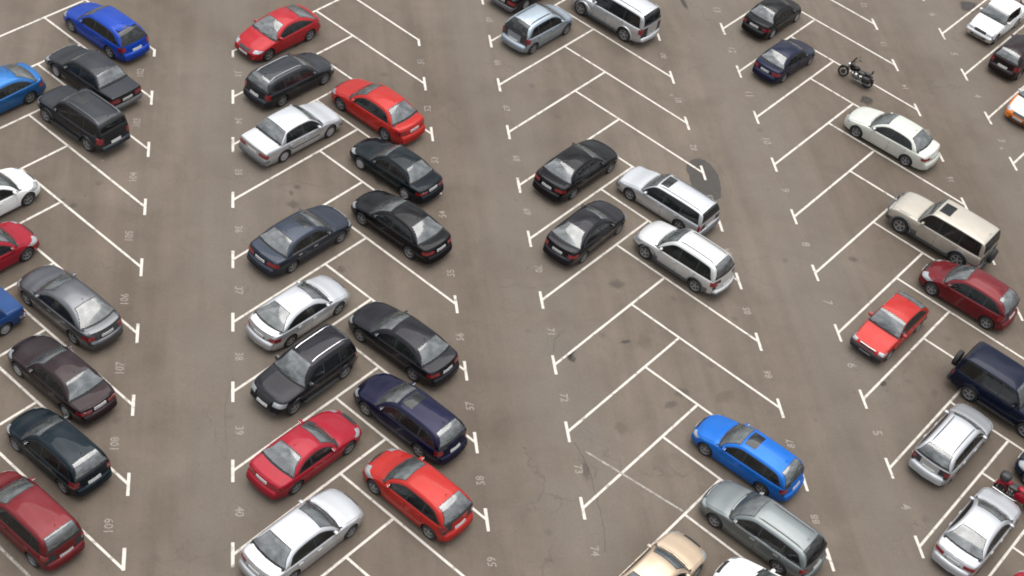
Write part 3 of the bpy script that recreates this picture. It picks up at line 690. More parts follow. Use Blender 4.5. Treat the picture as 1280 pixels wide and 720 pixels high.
MODELS = dict(
    sedan=Model(), 
    sedan_low=Model(L=4.75, W=1.80, H=1.43, wb=2.72, fo=.90, ws=(1.22, 2.10), rr=(3.32, 4.12), belt=(.93, .99), roofw=.66, bpost=2.48, tailL=(.42, 1.0, .70, .85)),
    sedan_chrome=Model(L=4.82, W=1.83, H=1.45, wb=2.75, fo=.92, ws=(1.25, 2.08), rr=(3.42, 4.12), belt=(.94, 1.0), chrome=True, sunroof=(.10, .50), bpost=2.55, tailL=(.40, .98, .70, .86)),
    sedan_old=Model(L=4.68, W=1.75, H=1.42, wb=2.66, fo=.86, ws=(1.25, 1.88), rr=(3.26, 3.76), belt=(.90, .95), squar=1, strip=True, kf=.09, kr=.07, corner=.07, rim='steel', bumper='grey_trim', bpost=2.42, head=(.48, 1.0, .56, .68), tailL=(.42, .95, .62, .80)),
    sedan_box=Model(L=4.13, W=1.64, H=1.44, wb=2.42, fo=.72, rw=.29, ws=(1.18, 1.62), rr=(2.96, 3.32), belt=(.92, .94), squar=1, kf=.03, kr=.03, corner=.045, rim='steel', bumper='chrome', bpost=2.16, head=(.40, .88, .58, .72), tailL=(.42, .86, .62, .76), roofw=.78, crown=.02),
    sedan_round=Model(L=4.70, W=1.78, H=1.45, wb=2.70, fo=.90, ws=(1.20, 2.06), rr=(3.30, 4.18), belt=(.94, 1.02), roofw=.65, bpost=2.44, tailL=(.56, 1.08, .66, .84), kr=.22, corner=.16, beige=True),
    sedan_90=Model(L=4.60, W=1.74, H=1.40, wb=2.66, fo=.90, ws=(1.30, 2.04), rr=(3.22, 3.86), belt=(.88, .93), roofw=.68, bpost=2.46, tailL=(.36, 1.0, .66, .78), strip=True, rim='steel', kr=.14, hoodz=(.60, .70, .79)),
    sedan_big=Model(L=4.86, W=1.84, H=1.46, wb=2.80, fo=.92, ws=(1.32, 2.16), rr=(3.52, 4.20), belt=(.95, 1.01), roofw=.67, bpost=2.62, tailL=(.44, 1.02, .74, .88), kr=.18, corner=.12),
    sedan_small=Model(L=4.25, W=1.70, H=1.46, wb=2.48, fo=.80, ws=(1.08, 1.82), rr=(3.06, 3.64), belt=(.93, .98), roofw=.68, bpost=2.24, tailL=(.50, 1.0, .66, .82), kr=.18, rim='steel'),
    coupe=Model(L=4.55, W=1.76, H=1.36, wb=2.60, fo=.92, ws=(1.35, 2.08), rr=(3.02, 3.78), belt=(.88, .94), doors=2, bpost=2.52, strip=False, kr=.14, tailL=(.30, 1.0, .68, .82)),
    liftback=Model(L=4.40, W=1.76, H=1.40, wb=2.60, fo=.86, ws=(1.16, 2.0), rr=(3.05, 4.02), belt=(.91, 1.0), roofw=.66, bpost=2.38, tailL=(.50, 1.0, .74, .92)),
    hatch=Model(L=4.20, W=1.76, H=1.49, wb=2.60, fo=.82, ws=(1.02, 1.86), rr=(3.40, 4.04), belt=(.95, 1.03), tail='hatch', bpost=2.22, tailL=(.60, 1.02, .72, .96), kr=.16, spoiler=False, head=(.48, 1.08, .60, .74)),
    hatch_dark=Model(L=4.15, W=1.72, H=1.47, wb=2.52, fo=.82, ws=(1.06, 1.80), rr=(3.50, 3.98), belt=(.93, .98), tail='hatch', bpost=2.18, tailL=(.58, 1.0, .68, .92), kr=.12),
    hatch_rails=Model(L=4.22, W=1.78, H=1.55, wb=2.62, fo=.82, ws=(.98, 1.82), rr=(3.55, 4.06), belt=(.98, 1.05), tail='hatch', bpost=2.2, tailL=(.62, 1.02, .72, .98), kr=.18, rails='trim', side='dark_glass', glass_rear='dark_glass'),
    hatch_box=Model(L=4.02, W=1.65, H=1.42, wb=2.46, fo=.78, rw=.29, ws=(1.20, 1.80), rr=(3.10, 3.86), belt=(.89, .93), tail='hatch', squar=1, kf=.05, kr=.05, corner=.05, bpost=2.2, bumper='trim', rim='steel', tailL=(.45, .95, .62, .78), roofw=.74, hoodz=(.60, .70, .80)),
    minivan=Model(L=4.28, W=1.76, H=1.60, wb=2.66, fo=.80, ws=(.92, 1.86), rr=(3.78, 4.16), belt=(.98, 1.04), tail='hatch', bpost=2.2, tailL=(.66, .96, .78, 1.0), kr=.14, strip=False, roofw=.74),
    wagon=Model(L=4.62, W=1.77, H=1.47, wb=2.66, fo=.88, ws=(1.20, 1.98), rr=(3.98, 4.44), belt=(.93, .98), tail='hatch', bpost=2.42, cpost=3.36, rails='chrome', tailL=(.62, .96, .66, .92)),
    wagon_plain=Model(L=4.70, W=1.78, H=1.47, wb=2.68, fo=.90, ws=(1.22, 2.05), rr=(3.98, 4.50), belt=(.94, 1.0), tail='hatch', bpost=2.46, cpost=3.42, sunroof=(.10, .60), tailL=(.60, .98, .70, .90)),
    wagon_sport=Model(L=4.50, W=1.76, H=1.47, wb=2.60, fo=.86, ws=(1.18, 1.92), rr=(3.58, 4.28), belt=(.92, .98), tail='hatch', bpost=2.38, cpost=3.28, tailL=(.60, 1.0, .70, .90), spoiler=True, side='dark_glass', glass_rear='dark_glass', kr=.15),
    wagon_box=Model(L=4.80, W=1.76, H=1.46, wb=2.76, fo=.90, ws=(1.32, 1.94), rr=(4.46, 4.70), belt=(.90, .94), tail='hatch', squar=1, kf=.08, kr=.05, corner=.07, bpost=2.56, cpost=3.5, rails='trim', sunroof=(.08, .52), tailL=(.62, .92, .60, .90), bumper='grey_trim', glass_rear='dark_glass', side='dark_glass'),
    wagon_long=Model(L=4.86, W=1.83, H=1.50, wb=2.78, fo=.92, ws=(1.24, 2.10), rr=(4.20, 4.68), belt=(.95, 1.01), tail='hatch', bpost=2.58, cpost=3.60, rails='engine', chrome=True, tailL=(.60, 1.0, .74, .92), side='side_glass', glass_rear='dark_glass'),
    wagon_rails=Model(L=4.46, W=1.74, H=1.48, wb=2.62, fo=.84, ws=(1.16, 1.84), rr=(3.84, 4.30), belt=(.93, .98), tail='hatch', bpost=2.32, cpost=3.24, rails='trim', tailL=(.60, .98, .68, .88), strip=True),
    suv=Model(L=4.45, W=1.80, H=1.68, wb=2.62, fo=.86, rw=.345, ws=(1.22, 1.95), rr=(3.86, 4.22), belt=(1.03, 1.08), tail='hatch', flare=True, lower=None, rails='chrome', bpost=2.38, cpost=3.26, roofw=.69, head=(.46, 1.0, .68, .84), tailL=(.62, .98, .78, 1.05), kr=.18, hoodz=(.78, .92, .98), corner=.15),
    suv_rails=Model(L=4.42, W=1.78, H=1.66, wb=2.60, fo=.84, rw=.345, ws=(1.16, 1.82), rr=(3.96, 4.24), belt=(1.02, 1.07), tail='hatch', flare=True, lower=None, rails='engine', sunroof=(.14, .84), bpost=2.32, cpost=3.22, roofw=.76, head=(.46, 1.0, .66, .82), tailL=(.62, .98, .74, 1.02), side='dark_glass', glass_rear='dark_glass', hoodz=(.80, .92, .97), kr=.08, corner=.08),
    suv_wagon=Model(L=4.72, W=1.86, H=1.70, wb=2.72, fo=.90, rw=.36, ws=(1.22, 2.05), rr=(4.06, 4.50), belt=(1.02, 1.10), tail='hatch', flare=True, lower=.50, rails='trim', bpost=2.48, cpost=3.44, corner=.15, kr=.2, roofw=.69, head=(.48, 1.08, .68, .84), tailL=(.62, 1.02, .80, 1.06), hoodz=(.76, .90, .97)),
    suv_big=Model(L=4.88, W=1.92, H=1.86, wb=2.84, fo=.90, rw=.39, ws=(1.34, 1.98), rr=(4.46, 4.76), belt=(1.14, 1.20), tail='hatch', flare=True, lower=None, rails='trim', bpost=2.50, cpost=3.50, roofw=.78, head=(.50, 1.0, .76, .96), tailL=(.72, 1.02, .84, 1.16), hoodz=(.92, 1.04, 1.10), side='dark_glass', glass_rear='dark_glass'),
    offroad=Model(L=4.85, W=1.90, H=1.86, wb=2.96, fo=.82, rw=.41, ws=(1.42, 1.92), rr=(4.56, 4.76), belt=(1.16, 1.18), tail='hatch', flare=True, lower=.62, sunroof=(.12, .66), bpost=2.50, cpost=3.56, roofw=.82, crown=.02, corner=.07, head=(.50, .92, .78, .96), tailL=(.70, .92, .60, .82), spare=True, bull=True, hoodz=(.94, 1.08, 1.12), kf=.06, kr=.03, squar=1, side='dark_glass', glass_rear='dark_glass'),
    offroad_blue=Model(L=4.55, W=1.82, H=1.84, wb=2.60, fo=.82, rw=.38, ws=(1.36, 1.90), rr=(4.20, 4.44), belt=(1.12, 1.15), tail='hatch', flare=True, bpost=2.42, cpost=3.36, roofw=.80, crown=.03, corner=.08, head=(.50, .92, .74, .92), tailL=(.68, .92, .80, 1.04), spare=True, hoodz=(.92, 1.04, 1.08), kf=.07, kr=.04, squar=1, side='dark_glass', glass_rear='dark_glass'),
)
BUILT = {}
def place(parent, parts, pm, lab=None):
    for nm, me, loc, kids in parts:
        o = link(nm, me, parent, loc, pm)
        place(o, kids, pm)
def car(model, x, y, hd, nx, ny, pm, label, scale=1.0, near=True, group=None, extra=None):
    """x, y: where the tyres of the side nearest the camera stand, midway between them; nx, ny: unit vector to the far side"""
    mdl = MODELS[model]
    if model not in BUILT: BUILT[model] = mdl.build()
    h = (mdl.W/2-.05)*scale if near else 0
    e = bpy.data.objects.new(extra or 'parked_car', None); COL.objects.link(e)
    e.location = (x+nx*h, y+ny*h, .004); e.rotation_euler = (0, 0, R(hd)); e.scale = (scale,)*3
    e.empty_display_size = .5
    e['label'] = label; e['category'] = 'car'
    place(e, BUILT[model], pm)
    return e
P = dict(
    blue=paint('blue_paint', (.003, .040, .30), .15), navy=paint('navy_paint', (.006, .009, .028), .3, dirt=.04), navy2=paint('dark_navy_paint', (.003, .006, .020), .15, dirt=.05),
    violet=paint('indigo_paint', (.0055, .006, .027), .3, dirt=.04), graphite=paint('graphite_paint', (.025, .028, .033), .4, dirt=.06), slate=paint('slate_paint', (.030, .037, .054), .4, dirt=.06),
    grey=paint('grey_paint', (.17, .188, .19), .42), black=paint('black_paint', (.003, .003, .004), .1, .3, dirt=.02), black2=paint('soft_black_paint', (.011, .0105, .014), .3, .3, dirt=.04), teal_black=paint('teal_black_paint', (.003, .007, .010), .2, .3, dirt=.03),
    ash=paint('ash_grey_paint', (.11, .113, .122), .5, .32, dirt=.06),
    brown=paint('brown_paint', (.022, .013, .015), .3, dirt=.05), green=paint('dark_green_paint', (.003, .009, .014), .2, dirt=.03), silver=paint('silver_paint', (.50, .51, .525), .40, dirt=.1), silver_blue=paint('silver_blue_paint', (.32, .37, .42), .45),
    white=paint('white_paint', (.68, .68, .67), 0, dirt=.08), pearl=paint('pearl_paint', (.52, .53, .48), .15, dirt=.1), red=paint('red_paint', (.32, .012, .018), .1), scarlet=paint('scarlet_paint', (.36, .018, .014), .1),
    dark_red=paint('dark_red_paint', (.13, .010, .014), .2), crimson=paint('crimson_paint', (.27, .008, .020), .1), wine=paint('wine_paint', (.016, .008, .010), .3, dirt=.05), beige=paint('champagne_paint', (.52, .40, .29), .4),
    tan=paint('pale_champagne_paint', (.42, .385, .33), .3), skyblue=paint('mid_blue_paint', (.02, .12, .33), .35), royal=paint('royal_blue_paint', (.006, .115, .45), .2), oldblue=paint('faded_blue_paint', (.010, .045, .15), .1, .5, .15),
    marine=paint('marine_paint', (.008, .022, .055), .3), suvwhite=paint('silver_white_paint', (.55, .55, .54), .3, dirt=.1), orange=paint('orange_paint', (.62, .16, .02), 0), taxi=paint('taxi_white_paint', (.66, .64, .62), 0, .45, .2))
LN, RN = (-.668, .744), (.744, .668)      # unit vectors away from the camera, across the two stall directions
CARS = [
 # model, x, y, heading, far-side vector, paint, label, scale
 ('wagon_sport', -5.51, 57.73, 134.0, (.716, .698), 'blue', 'bright blue estate at the top left with a dark tailgate window', 1.0),
 ('sedan_old', -5.90, 54.30, 134.0, (.716, .698), 'graphite', 'charcoal boxy old saloon with grey bumpers, right below the bright blue estate', 1.0),
 ('suv_rails', -6.08, 51.18, 135.0, (.70, .714), 'graphite', 'dark grey SUV with roof rails and long dark sunroof in the left row', 1.0),
 ('sedan_round', -5.87, 40.18, 132.8, (.734, .679), 'ash', 'grey saloon with pale rear window in the left row, nose beside the faded blue car', 1.0),
 ('sedan_90', -5.86, 36.6, 132.9, (.732, .681), 'brown', 'dark brown saloon with a pale rear window in the left row', 1.0),
 ('hatch_dark', -5.66, 33.2, 133.0, (.731, .683), 'green', 'very dark green hatchback between the brown saloon and the maroon people carrier', 1.0),
 ('minivan', -6.43, 30.30, 132.5, (.737, .676), 'dark_red', 'maroon tall people carrier cut by the bottom left of the photo', 1.0),
 ('sedan_round', -8.75, 52.42, 41.9+180, (-.668, .744), 'skyblue', 'mid blue saloon cut by the left edge with its boot towards the dark SUV', 0.98),
 ('hatch', -8.22, 45.90, 41.9, (-.668, .744), 'white', 'white hatchback nosing in from the left edge, the only white car there', 1.0),
 ('hatch', -7.98, 42.70, 41.9, (-.668, .744), 'crimson', 'red rounded hatchback nosing in from the left edge below the white one', 1.0),
 ('sedan_box', -8.33, 38.80, 41.9+180, (-.668, .744), 'oldblue', 'faded blue boxy old saloon at the left edge, only its boot in view', 1.0),
 ('liftback', 3.51, 57.98, 221.4, (-.662, .75), 'red', 'red car at the top of the second row, windscreen towards the aisle', 1.0),
 ('wagon', 4.06, 54.64, 41.2, (-.659, .752), 'graphite', 'dark green-grey estate with silver roof rails, below the topmost red car', .99),
 ('sedan_old', 4.10, 50.84, 40.7, (-.653, .758), 'silver', 'older silver saloon with grey bumpers beside the empty bay 35', 1.02),
 ('sedan_chrome', 4.25, 44.05, 41.4, (-.661, .75), 'slate', 'slate grey saloon with sunroof and chrome window strips', .98),
 ('sedan_round', 4.02, 40.0, 41.9, (-.668, .744), 'silver', 'bright silver saloon directly behind the black SUV in the second row', 0.96),
 ('suv', 4.08, 36.63, 222.2, (-.672, .741), 'black2', 'black SUV with roof rails and its windscreen facing the aisle', 1.0),
 ('coupe', 4.04, 33.01, 41.7, (-.665, .747), 'crimson', 'two-door crimson coupe with a wide rear window', 1.0),
 ('sedan_big', 3.86, 29.34, 41.2, (-.657, .754), 'silver', 'pale silver saloon cut by the bottom edge, below the crimson coupe', 0.97),
 ('sedan', 6.63, 52.66, 132.8, (.734, .679), 'scarlet', 'bright red saloon in the third row with its boot to the aisle', 1.03),
 ('sedan_90', 7.25, 48.68, 133.6, (.724, .69), 'teal_black', 'black saloon right below the bright red saloon', 0.98),
 ('sedan_low', 7.12, 45.08, 132.9, (.732, .681), 'black', 'black low saloon with an arched roof, last before an empty bay of the third row', .99),
 ('sedan_big', 6.69, 38.42, 133.5, (.726, .688), 'black2', 'black saloon parked behind the silver saloon and above the indigo estate', 0.98),
 ('wagon_plain', 6.64, 34.72, 132.6, (.736, .676), 'violet', 'dark indigo estate with a sunroof', 1.0),
 ('hatch', 6.70, 31.12, 132.1, (.742, .67), 'scarlet', 'orange-red hatchback with a dark tailgate window, below the indigo estate', 1.02),
 ('hatch_rails', 16.30, 59.50, 41.9, (-.668, .744), 'silver_blue', 'silver blue hatchback with black roof rails near the top centre', 1.0),
 ('sedan_old', 16.45, 63.20, 41.9, (-.668, .744), 'black2', 'black car at the top edge above the silver blue hatchback, only its bumper in view', 1.0),
 ('sedan_big', 16.65, 48.97, 42.2, (-.672, .74), 'black', 'glossy black saloon with a white plate, upper of two dark saloons in the middle row', 0.97),
 ('sedan_round', 16.37, 44.94, 44.0, (-.695, .719), 'black2', 'charcoal black saloon, lower of two dark saloons in the middle row', 0.96),
 ('suv_big', 19.23, 61.1, 132.5, (.737, .676), 'silver', 'large silver off-roader at the top edge beside the silver blue hatchback', .99),
 ('wagon_box', 19.17, 47.12, 133.5, (.725, .688), 'silver', 'boxy silver estate with a sunroof parked by the dark tarmac patch', .98),
 ('suv_wagon', 19.09, 43.39, 132.5, (.738, .675), 'suvwhite', 'silver white SUV with black roof rails beside the boxy silver estate', .98),
 ('wagon_plain', 19.35, 32.78, 133.4, (.725, .688), 'royal', 'vivid blue estate with a sunroof near the bottom centre', .96),
 ('wagon_long', 19.02, 29.4, 132.8, (.733, .68), 'grey', 'long grey estate with roof rails below the vivid blue estate', 1.0),
 ('sedan_90', 15.90, 27.35, 41.9, (-.668, .744), 'beige', 'champagne beige saloon cut by the bottom edge', 1.0),
 ('sedan', 18.60, 26.15, 132.5, (.737, .676), 'white', 'white car at the bottom edge of which only the bonnet shows', 1.0),
 ('sedan_small', 29.19, 61.71, 42.3, (-.673, .74), 'black', 'black car at the top with a sloping rear window, above the small navy saloon', 0.97),
 ('sedan', 28.86, 58.0, 40.7, (-.652, .758), 'navy', 'small navy saloon beside the black motorcycle', .90),
 ('sedan_big', 31.49, 52.11, 133.0, (.731, .683), 'pearl', 'pearl white saloon with tinted rear window below the motorcycle', 0.99),
 ('offroad', 31.56, 45.32, 132.8, (.733, .68), 'tan', 'champagne off-roader with sunroof and spare wheel on its tailgate', 1.0),
 ('hatch', 31.68, 41.45, 133.0, (.731, .682), 'dark_red', 'dark red hatchback below the champagne off-roader', 1.04),
 ('offroad_blue', 31.16, 35.47, 311.6, (.752, .659), 'navy2', 'navy off-roader backed in with its spare wheel to the empty bay', 1.0),
 ('hatch_box', 28.46, 39.42, 221.2, (-.653, .757), 'scarlet', 'small boxy bright red hatchback with its nose to the aisle', .99),
 ('wagon_rails', 29.20, 33.26, 41.6, (-.659, .752), 'silver', 'silver estate with black roof rails by the navy off-roader', 1.02),
 ('sedan_low', 28.75, 29.10, 41.9, (-.668, .744), 'silver', 'silver saloon with its boot towards bay 4 in the bottom right corner', .98),
 ('hatch', 32.10, 31.10, 131.9, RN, 'marine', 'dark blue car at the right edge with one bright headlight', 1.0),
 ('hatch', 28.80, 25.40, 41.9, LN, 'crimson', 'crimson car in the bottom right corner with only a mirror and bonnet edge in view', 1.0),
 ('sedan_box', 42.05, 62.30, 221.0, (-.640, .768), 'white', 'white boxy old saloon at the top right beside an oil puddle', 1.0),
 ('hatch_dark', 42.20, 59.22, 41.9, (-.668, .744), 'wine', 'dark maroon hatchback at the top right between the white saloon and the orange car', 1.0),
 ('sedan', 41.75, 55.30, 221.9, (-.668, .744), 'taxi', 'white car with orange wings at the right edge', 1.0),
 ('hatch', 45.00, 63.20, 131.9, RN, 'dark_red', 'red car at the top right corner of which only a sliver shows', 1.0),
]
GROUP = 'cars parked in the herringbone bays'
for c in CARS:
    e = car(c[0], c[1], c[2], c[3], c[4][0], c[4][1], P[c[5]], c[6], c[7]); e['group'] = GROUP
    if c[5] == 'taxi':
        for ch in e.children:
            if ch.name.split('.')[0] in ('body', 'door'):
                ch.material_slots[0].link = 'OBJECT'; ch.material_slots[0].material = P['orange']

# ------------------------------------------------------------------ ground and its paint
def tagstruct(o): o['kind'] = 'structure'
gm = mesh_of('asphalt_ground', [(-600, -300, 0), (700, -300, 0), (700, 1400, 0), (-600, 1400, 0)], [(0, 1, 2, 3)], [M['asphalt']], None, False)
ground = link('asphalt_ground', gm); tagstruct(ground)
PITCH, SA, SB = 3.55, .8973, 1.1144
XL = dict(A=-11.53, B=.90, C=13.35, D=25.83, E=38.34); XR = dict(A=-2.66, B=9.77, C=22.18, D=34.64, E=47.1)
YL = dict(A=56.24, B=57.94, C=59.52, D=61.40, E=62.12); YR = dict(A=57.53, B=59.25, C=60.82, D=62.62, E=64.1)
RANGE = dict(A=(0, 8), B=(0, 10), C=(-4, 11), D=(-4, 12), E=(-4, 9))
FIXL = {'B': {0: 57.73, 1: 54.3, 2: 50.97, 3: 47.39, 4: 43.82, 5: 40.35, 6: 36.81, 7: 33.13, 8: 29.58}, 'C': {0: 59.48, 1: 56.02, 2: 52.51, 3: 48.84, 4: 45.41, 5: 41.77, 6: 38.22, 7: 34.84, 8: 31.29},
        'D': {0: 61.54, 1: 57.94, 2: 54.32, 3: 50.83, 4: 47.24, 5: 43.65, 6: 40.09, 7: 36.46, 8: 32.97, 9: 29.32}, 'E': {0: 62.13, 1: 58.56, 2: 55.01, 3: 51.49}}
FIXR = {'A': {1: 54.01, 2: 50.47, 3: 46.82, 4: 43.28, 5: 39.72, 6: 36.16, 7: 32.59, 8: 29.09}, 'B': {0: 59.31, 1: 55.86, 2: 52.17, 4: 45.05, 5: 41.47, 6: 37.89, 7: 34.34, 8: 30.85},
        'C': {0: 60.72, 1: 57.21, 2: 53.66, 3: 50.08, 4: 46.65, 6: 39.55, 7: 35.99, 8: 32.42, 9: 28.85}, 'D': {0: 62.69, 1: 59.1, 2: 55.43, 4: 48.38, 6: 41.41}}
def yl(c, i): return FIXL.get(c, {}).get(i, YL[c]-i*PITCH)
def yr(c, i): return FIXR.get(c, {}).get(i, YR[c]-i*PITCH)
def meet(c, i, j):
    x1, y1, x2, y2 = XL[c], yl(c, i), XR[c], yr(c, j)
    X = (y2-y1+SA*x1+SB*x2)/(SA+SB); return X, y1+SA*(X-x1)
def stripe(name, p, q, wdt, z, mat, segs=1):
    d = Vector((q[0]-p[0], q[1]-p[1], 0)); n = Vector((-d.y, d.x, 0)).normalized()*wdt/2; k = max(2, int(d.length/.35)); v = []; rnd = random.Random(hash((round(p[0], 2), round(p[1], 2))) & 0xffff)
    for i in range(k+1):
        c = Vector((p[0], p[1], z))+d*(i/k); wv = 1+rnd.uniform(-.07, .07); v += [c-n*wv, c+n*wv]
    o = link(name, mesh_of(name, v, [(2*i, 2*i+2, 2*i+3, 2*i+1) for i in range(k)], [M[mat]], None, False), ground)
    return o
for c in 'ABCDE':
    i0, i1 = RANGE[c]
    for i in range(i0, i1+1):
        X, Y = meet(c, i, i)
        stripe('bay_line', (XL[c], yl(c, i)), (X-.04, Y-.036), .10, .008, 'line')
        if i > i0 or c in 'CDE':
            X2, Y2 = meet(c, i-1, i)
            stripe('bay_line', (X2+.03, Y2-.03), (XR[c], yr(c, i)), .10, .012, 'line')
        elif c == 'B' or c == 'A':
            stripe('bay_line', (XR[c]-5.6, yr(c, i)+5.6*SB), (XR[c], yr(c, i)), .10, .012, 'line')
        for x, y, half in ((XL[c], yl(c, i), (i == 0 and c in 'AB')), (XR[c], yr(c, i), (i == 0 and c in 'AB'))):
            lo, hi = y-.50, y+.50
            if half: hi = y+.05
            if c == 'A' and i == 8: lo, hi = y-.05, y+.85
            stripe('line_end_bar', (x, lo), (x, hi), .115, .016, 'line')
        XR9 = None
# a ghost line worn pale across two middle bays, and one in the bottom left corner
stripe('worn_line', (13.9, 33.9), (17.1, 31.1), .09, .008, 'line_faint')
stripe('worn_line', (-9.2, 32.9), (-4.9, 28.1), .10, .008, 'line_faint')

def number(txt, x, y, rot, size=.43):
    cu = bpy.data.curves.new('num', 'FONT'); cu.body = txt; cu.size = size; cu.align_x = 'CENTER'; cu.align_y = 'CENTER'; cu.resolution_u = 2; cu.offset = .008
    t = bpy.data.objects.new('num', cu); COL.objects.link(t); dg = bpy.context.evaluated_depsgraph_get()
    me = bpy.data.meshes.new_from_object(t.evaluated_get(dg)); me.name = 'bay_number'; bpy.data.objects.remove(t)
    me.materials.clear(); me.materials.append(M['number'])
    o = link('bay_number', me, ground, (x, y, .010)); o.rotation_euler = (0, 0, R(rot)); return o
for j in range(0, 8): number(str(102+j), XR['A']-.55, (yr('A', j)+yr('A', j+1))/2, 90)
for i in range(0, 9): number(str(33+i), XL['B']+.22, (yl('B', i)+yl('B', i+1))/2, -90)
for i in range(0, 10): number(str(51+i), XR['B']-.02, (yr('B', i)+yr('B', i+1))/2, 90)
for i in range(-1, 10): number(str(66+i), XL['C']+.12, (yl('C', i)+yl('C', i+1))/2, -90)
for i in range(-1, 10): number(str(80+i), XR['C']-.05, (yr('C', i)+yr('C', i+1))/2, 90)
for i in range(-1, 9): number(str(12-i), XL['D']+.05, (yl('D', i)+yl('D', i+1))/2, -90, .55)
for i in range(-1, 5): number(str(13+i), XR['D']-.05, (yr('D', i)+yr('D', i+1))/2, 90)
for i in range(-1, 4): number(str(5-i), XL['E']+.05, (yl('E', i)+yl('E', i+1))/2, -90, .55)

# tarmac repair patch, oil stains, long cracks
def blob(name, pts, z, mat, parent=ground):
    c = Vector((sum(p[0] for p in pts)/len(pts), sum(p[1] for p in pts)/len(pts), 0))
    v = [(p[0], p[1], z) for p in pts]
    return link(name, mesh_of(name, v, [tuple(range(len(v)))], [mat], None, False), parent)
M['patch'] = simple('fresh_tarmac', (.046, .040, .035), .85, noise=.25, nscale=3)
def smooth_loop(pts, n=6, jit=.04):
    out = []; k = len(pts)
    for i in range(k):
        p0, p1, p2, p3 = [Vector(pts[(i+q) % k]) for q in (-1, 0, 1, 2)]
        for s_ in range(n):
            t = s_/n; q = .5*((2*p1)+(p2-p0)*t+(2*p0-5*p1+4*p2-p3)*t*t+(3*p1-p0-3*p2+p3)*t*t*t)
            out.append((q.x+random.uniform(-jit, jit), q.y+random.uniform(-jit, jit)))
    return out
blob('tarmac_patch', smooth_loop([(21.49, 50.63), (22.14, 51.11), (22.61, 50.79), (22.86, 50.02), (22.81, 49.13), (22.6, 48.42), (22.24, 48.19), (21.83, 48.38), (21.49, 48.86), (21.45, 49.73)], 5, .03), .004, M['patch'])

def stain_mat(name, col, amax):
    mt, t, b = newmat(name); N, K = t.nodes, t.links
    tc = N.new('ShaderNodeTexCoord'); ln = N.new('ShaderNodeVectorMath'); ln.operation = 'LENGTH'; K.new(tc.outputs['Object'], ln.inputs[0])
    n = N.new('ShaderNodeTexNoise'); n.inputs['Scale'].default_value = 1.7; n.inputs['Detail'].default_value = 6; K.new(tc.outputs['Object'], n.inputs['Vector'])
    a = N.new('ShaderNodeMath'); a.operation = 'MULTIPLY_ADD'; a.inputs[1].default_value = .9; K.new(n.outputs['Fac'], a.inputs[0]); K.new(ln.outputs['Value'], a.inputs[2])
    r = N.new('ShaderNodeMapRange'); r.interpolation_type = 'SMOOTHSTEP'; r.inputs['From Min'].default_value = .70; r.inputs['From Max'].default_value = 1.25
    r.inputs['To Min'].default_value = amax; r.inputs['To Max'].default_value = 0; K.new(a.outputs[0], r.inputs['Value']); K.new(r.outputs['Result'], b.inputs['Alpha'])
    b.inputs['Base Color'].default_value = (*col, 1); b.inputs['Roughness'].default_value = .55
    return mt
M['oil'] = stain_mat('oil_stain', (.020, .016, .012), .9); M['oil_soft'] = stain_mat('old_oil_stain', (.055, .044, .036), .38); M['rust'] = stain_mat('rust_stain', (.11, .075, .05), .28); M['pale'] = stain_mat('pale_stain', (.17, .15, .13), .3)
def stain(x, y, rx, ry, mat, rot=0, nm='oil_stain'):
    v = [(math.cos(2*math.pi*k/20)*1.0, math.sin(2*math.pi*k/20)*1.0, 0) for k in range(20)]
    o = link(nm, mesh_of(nm, v, [tuple(range(20))], [M[mat]], None, False), ground, (x, y, .006)); o.scale = (rx, ry, 1); o.rotation_euler = (0, 0, R(rot)); return o
stain(40.93, 64.9, .95, .75, 'oil', 20); stain(32.1, 56.05, .55, .55, 'oil', 0); stain(14.12, 38.85, .40, .16, 'oil', 40); stain(14.1, 38.6, .35, .25, 'oil', 100)
stain(16.5, 39.5, .35, .12, 'oil', 10); stain(17.3, 39.5, .55, .65, 'rust'); stain(26.94, 37.32, .30, .25, 'oil'); stain(24.2, 63.7, .2, .8, 'oil', 8)
stain(20.0, 36.6, .8, .4, 'rust', 30); stain(18.3, 36.8, .5, .4, 'oil_soft'); stain(28.5, 61.6, .9, .6, 'oil_soft', 20); stain(13.75, 33.0, .25, .7, 'oil_soft')
stain(13.6, 39.2, .9, 1.0, 'pale', 0, 'pale_stain'); stain(25.9, 38.4, .9, .6, 'pale', 30, 'pale_stain'); stain(14.0, 34.9, 1.1, .6, 'pale', -40, 'pale_stain'); stain(29.5, 42.9, .6, .4, 'pale', 0, 'pale_stain')
rr_ = random.Random(11)
for k in range(46):
    c = rr_.choice(['B', 'C', 'D', 'E', 'A']); i = rr_.randint(0, 9); fx = rr_.uniform(1.2, 7.4)
    stain(XL[c]+fx, yl(c, i)+min(fx, 8.8-fx)*.9-rr_.uniform(.8, 2.6), rr_.uniform(.2, .6), rr_.uniform(.15, .45), rr_.choice(['oil_soft', 'oil_soft', 'rust']), rr_.uniform(0, 180))
M['crack'] = simple('open_crack', (.090, .071, .054), .9)
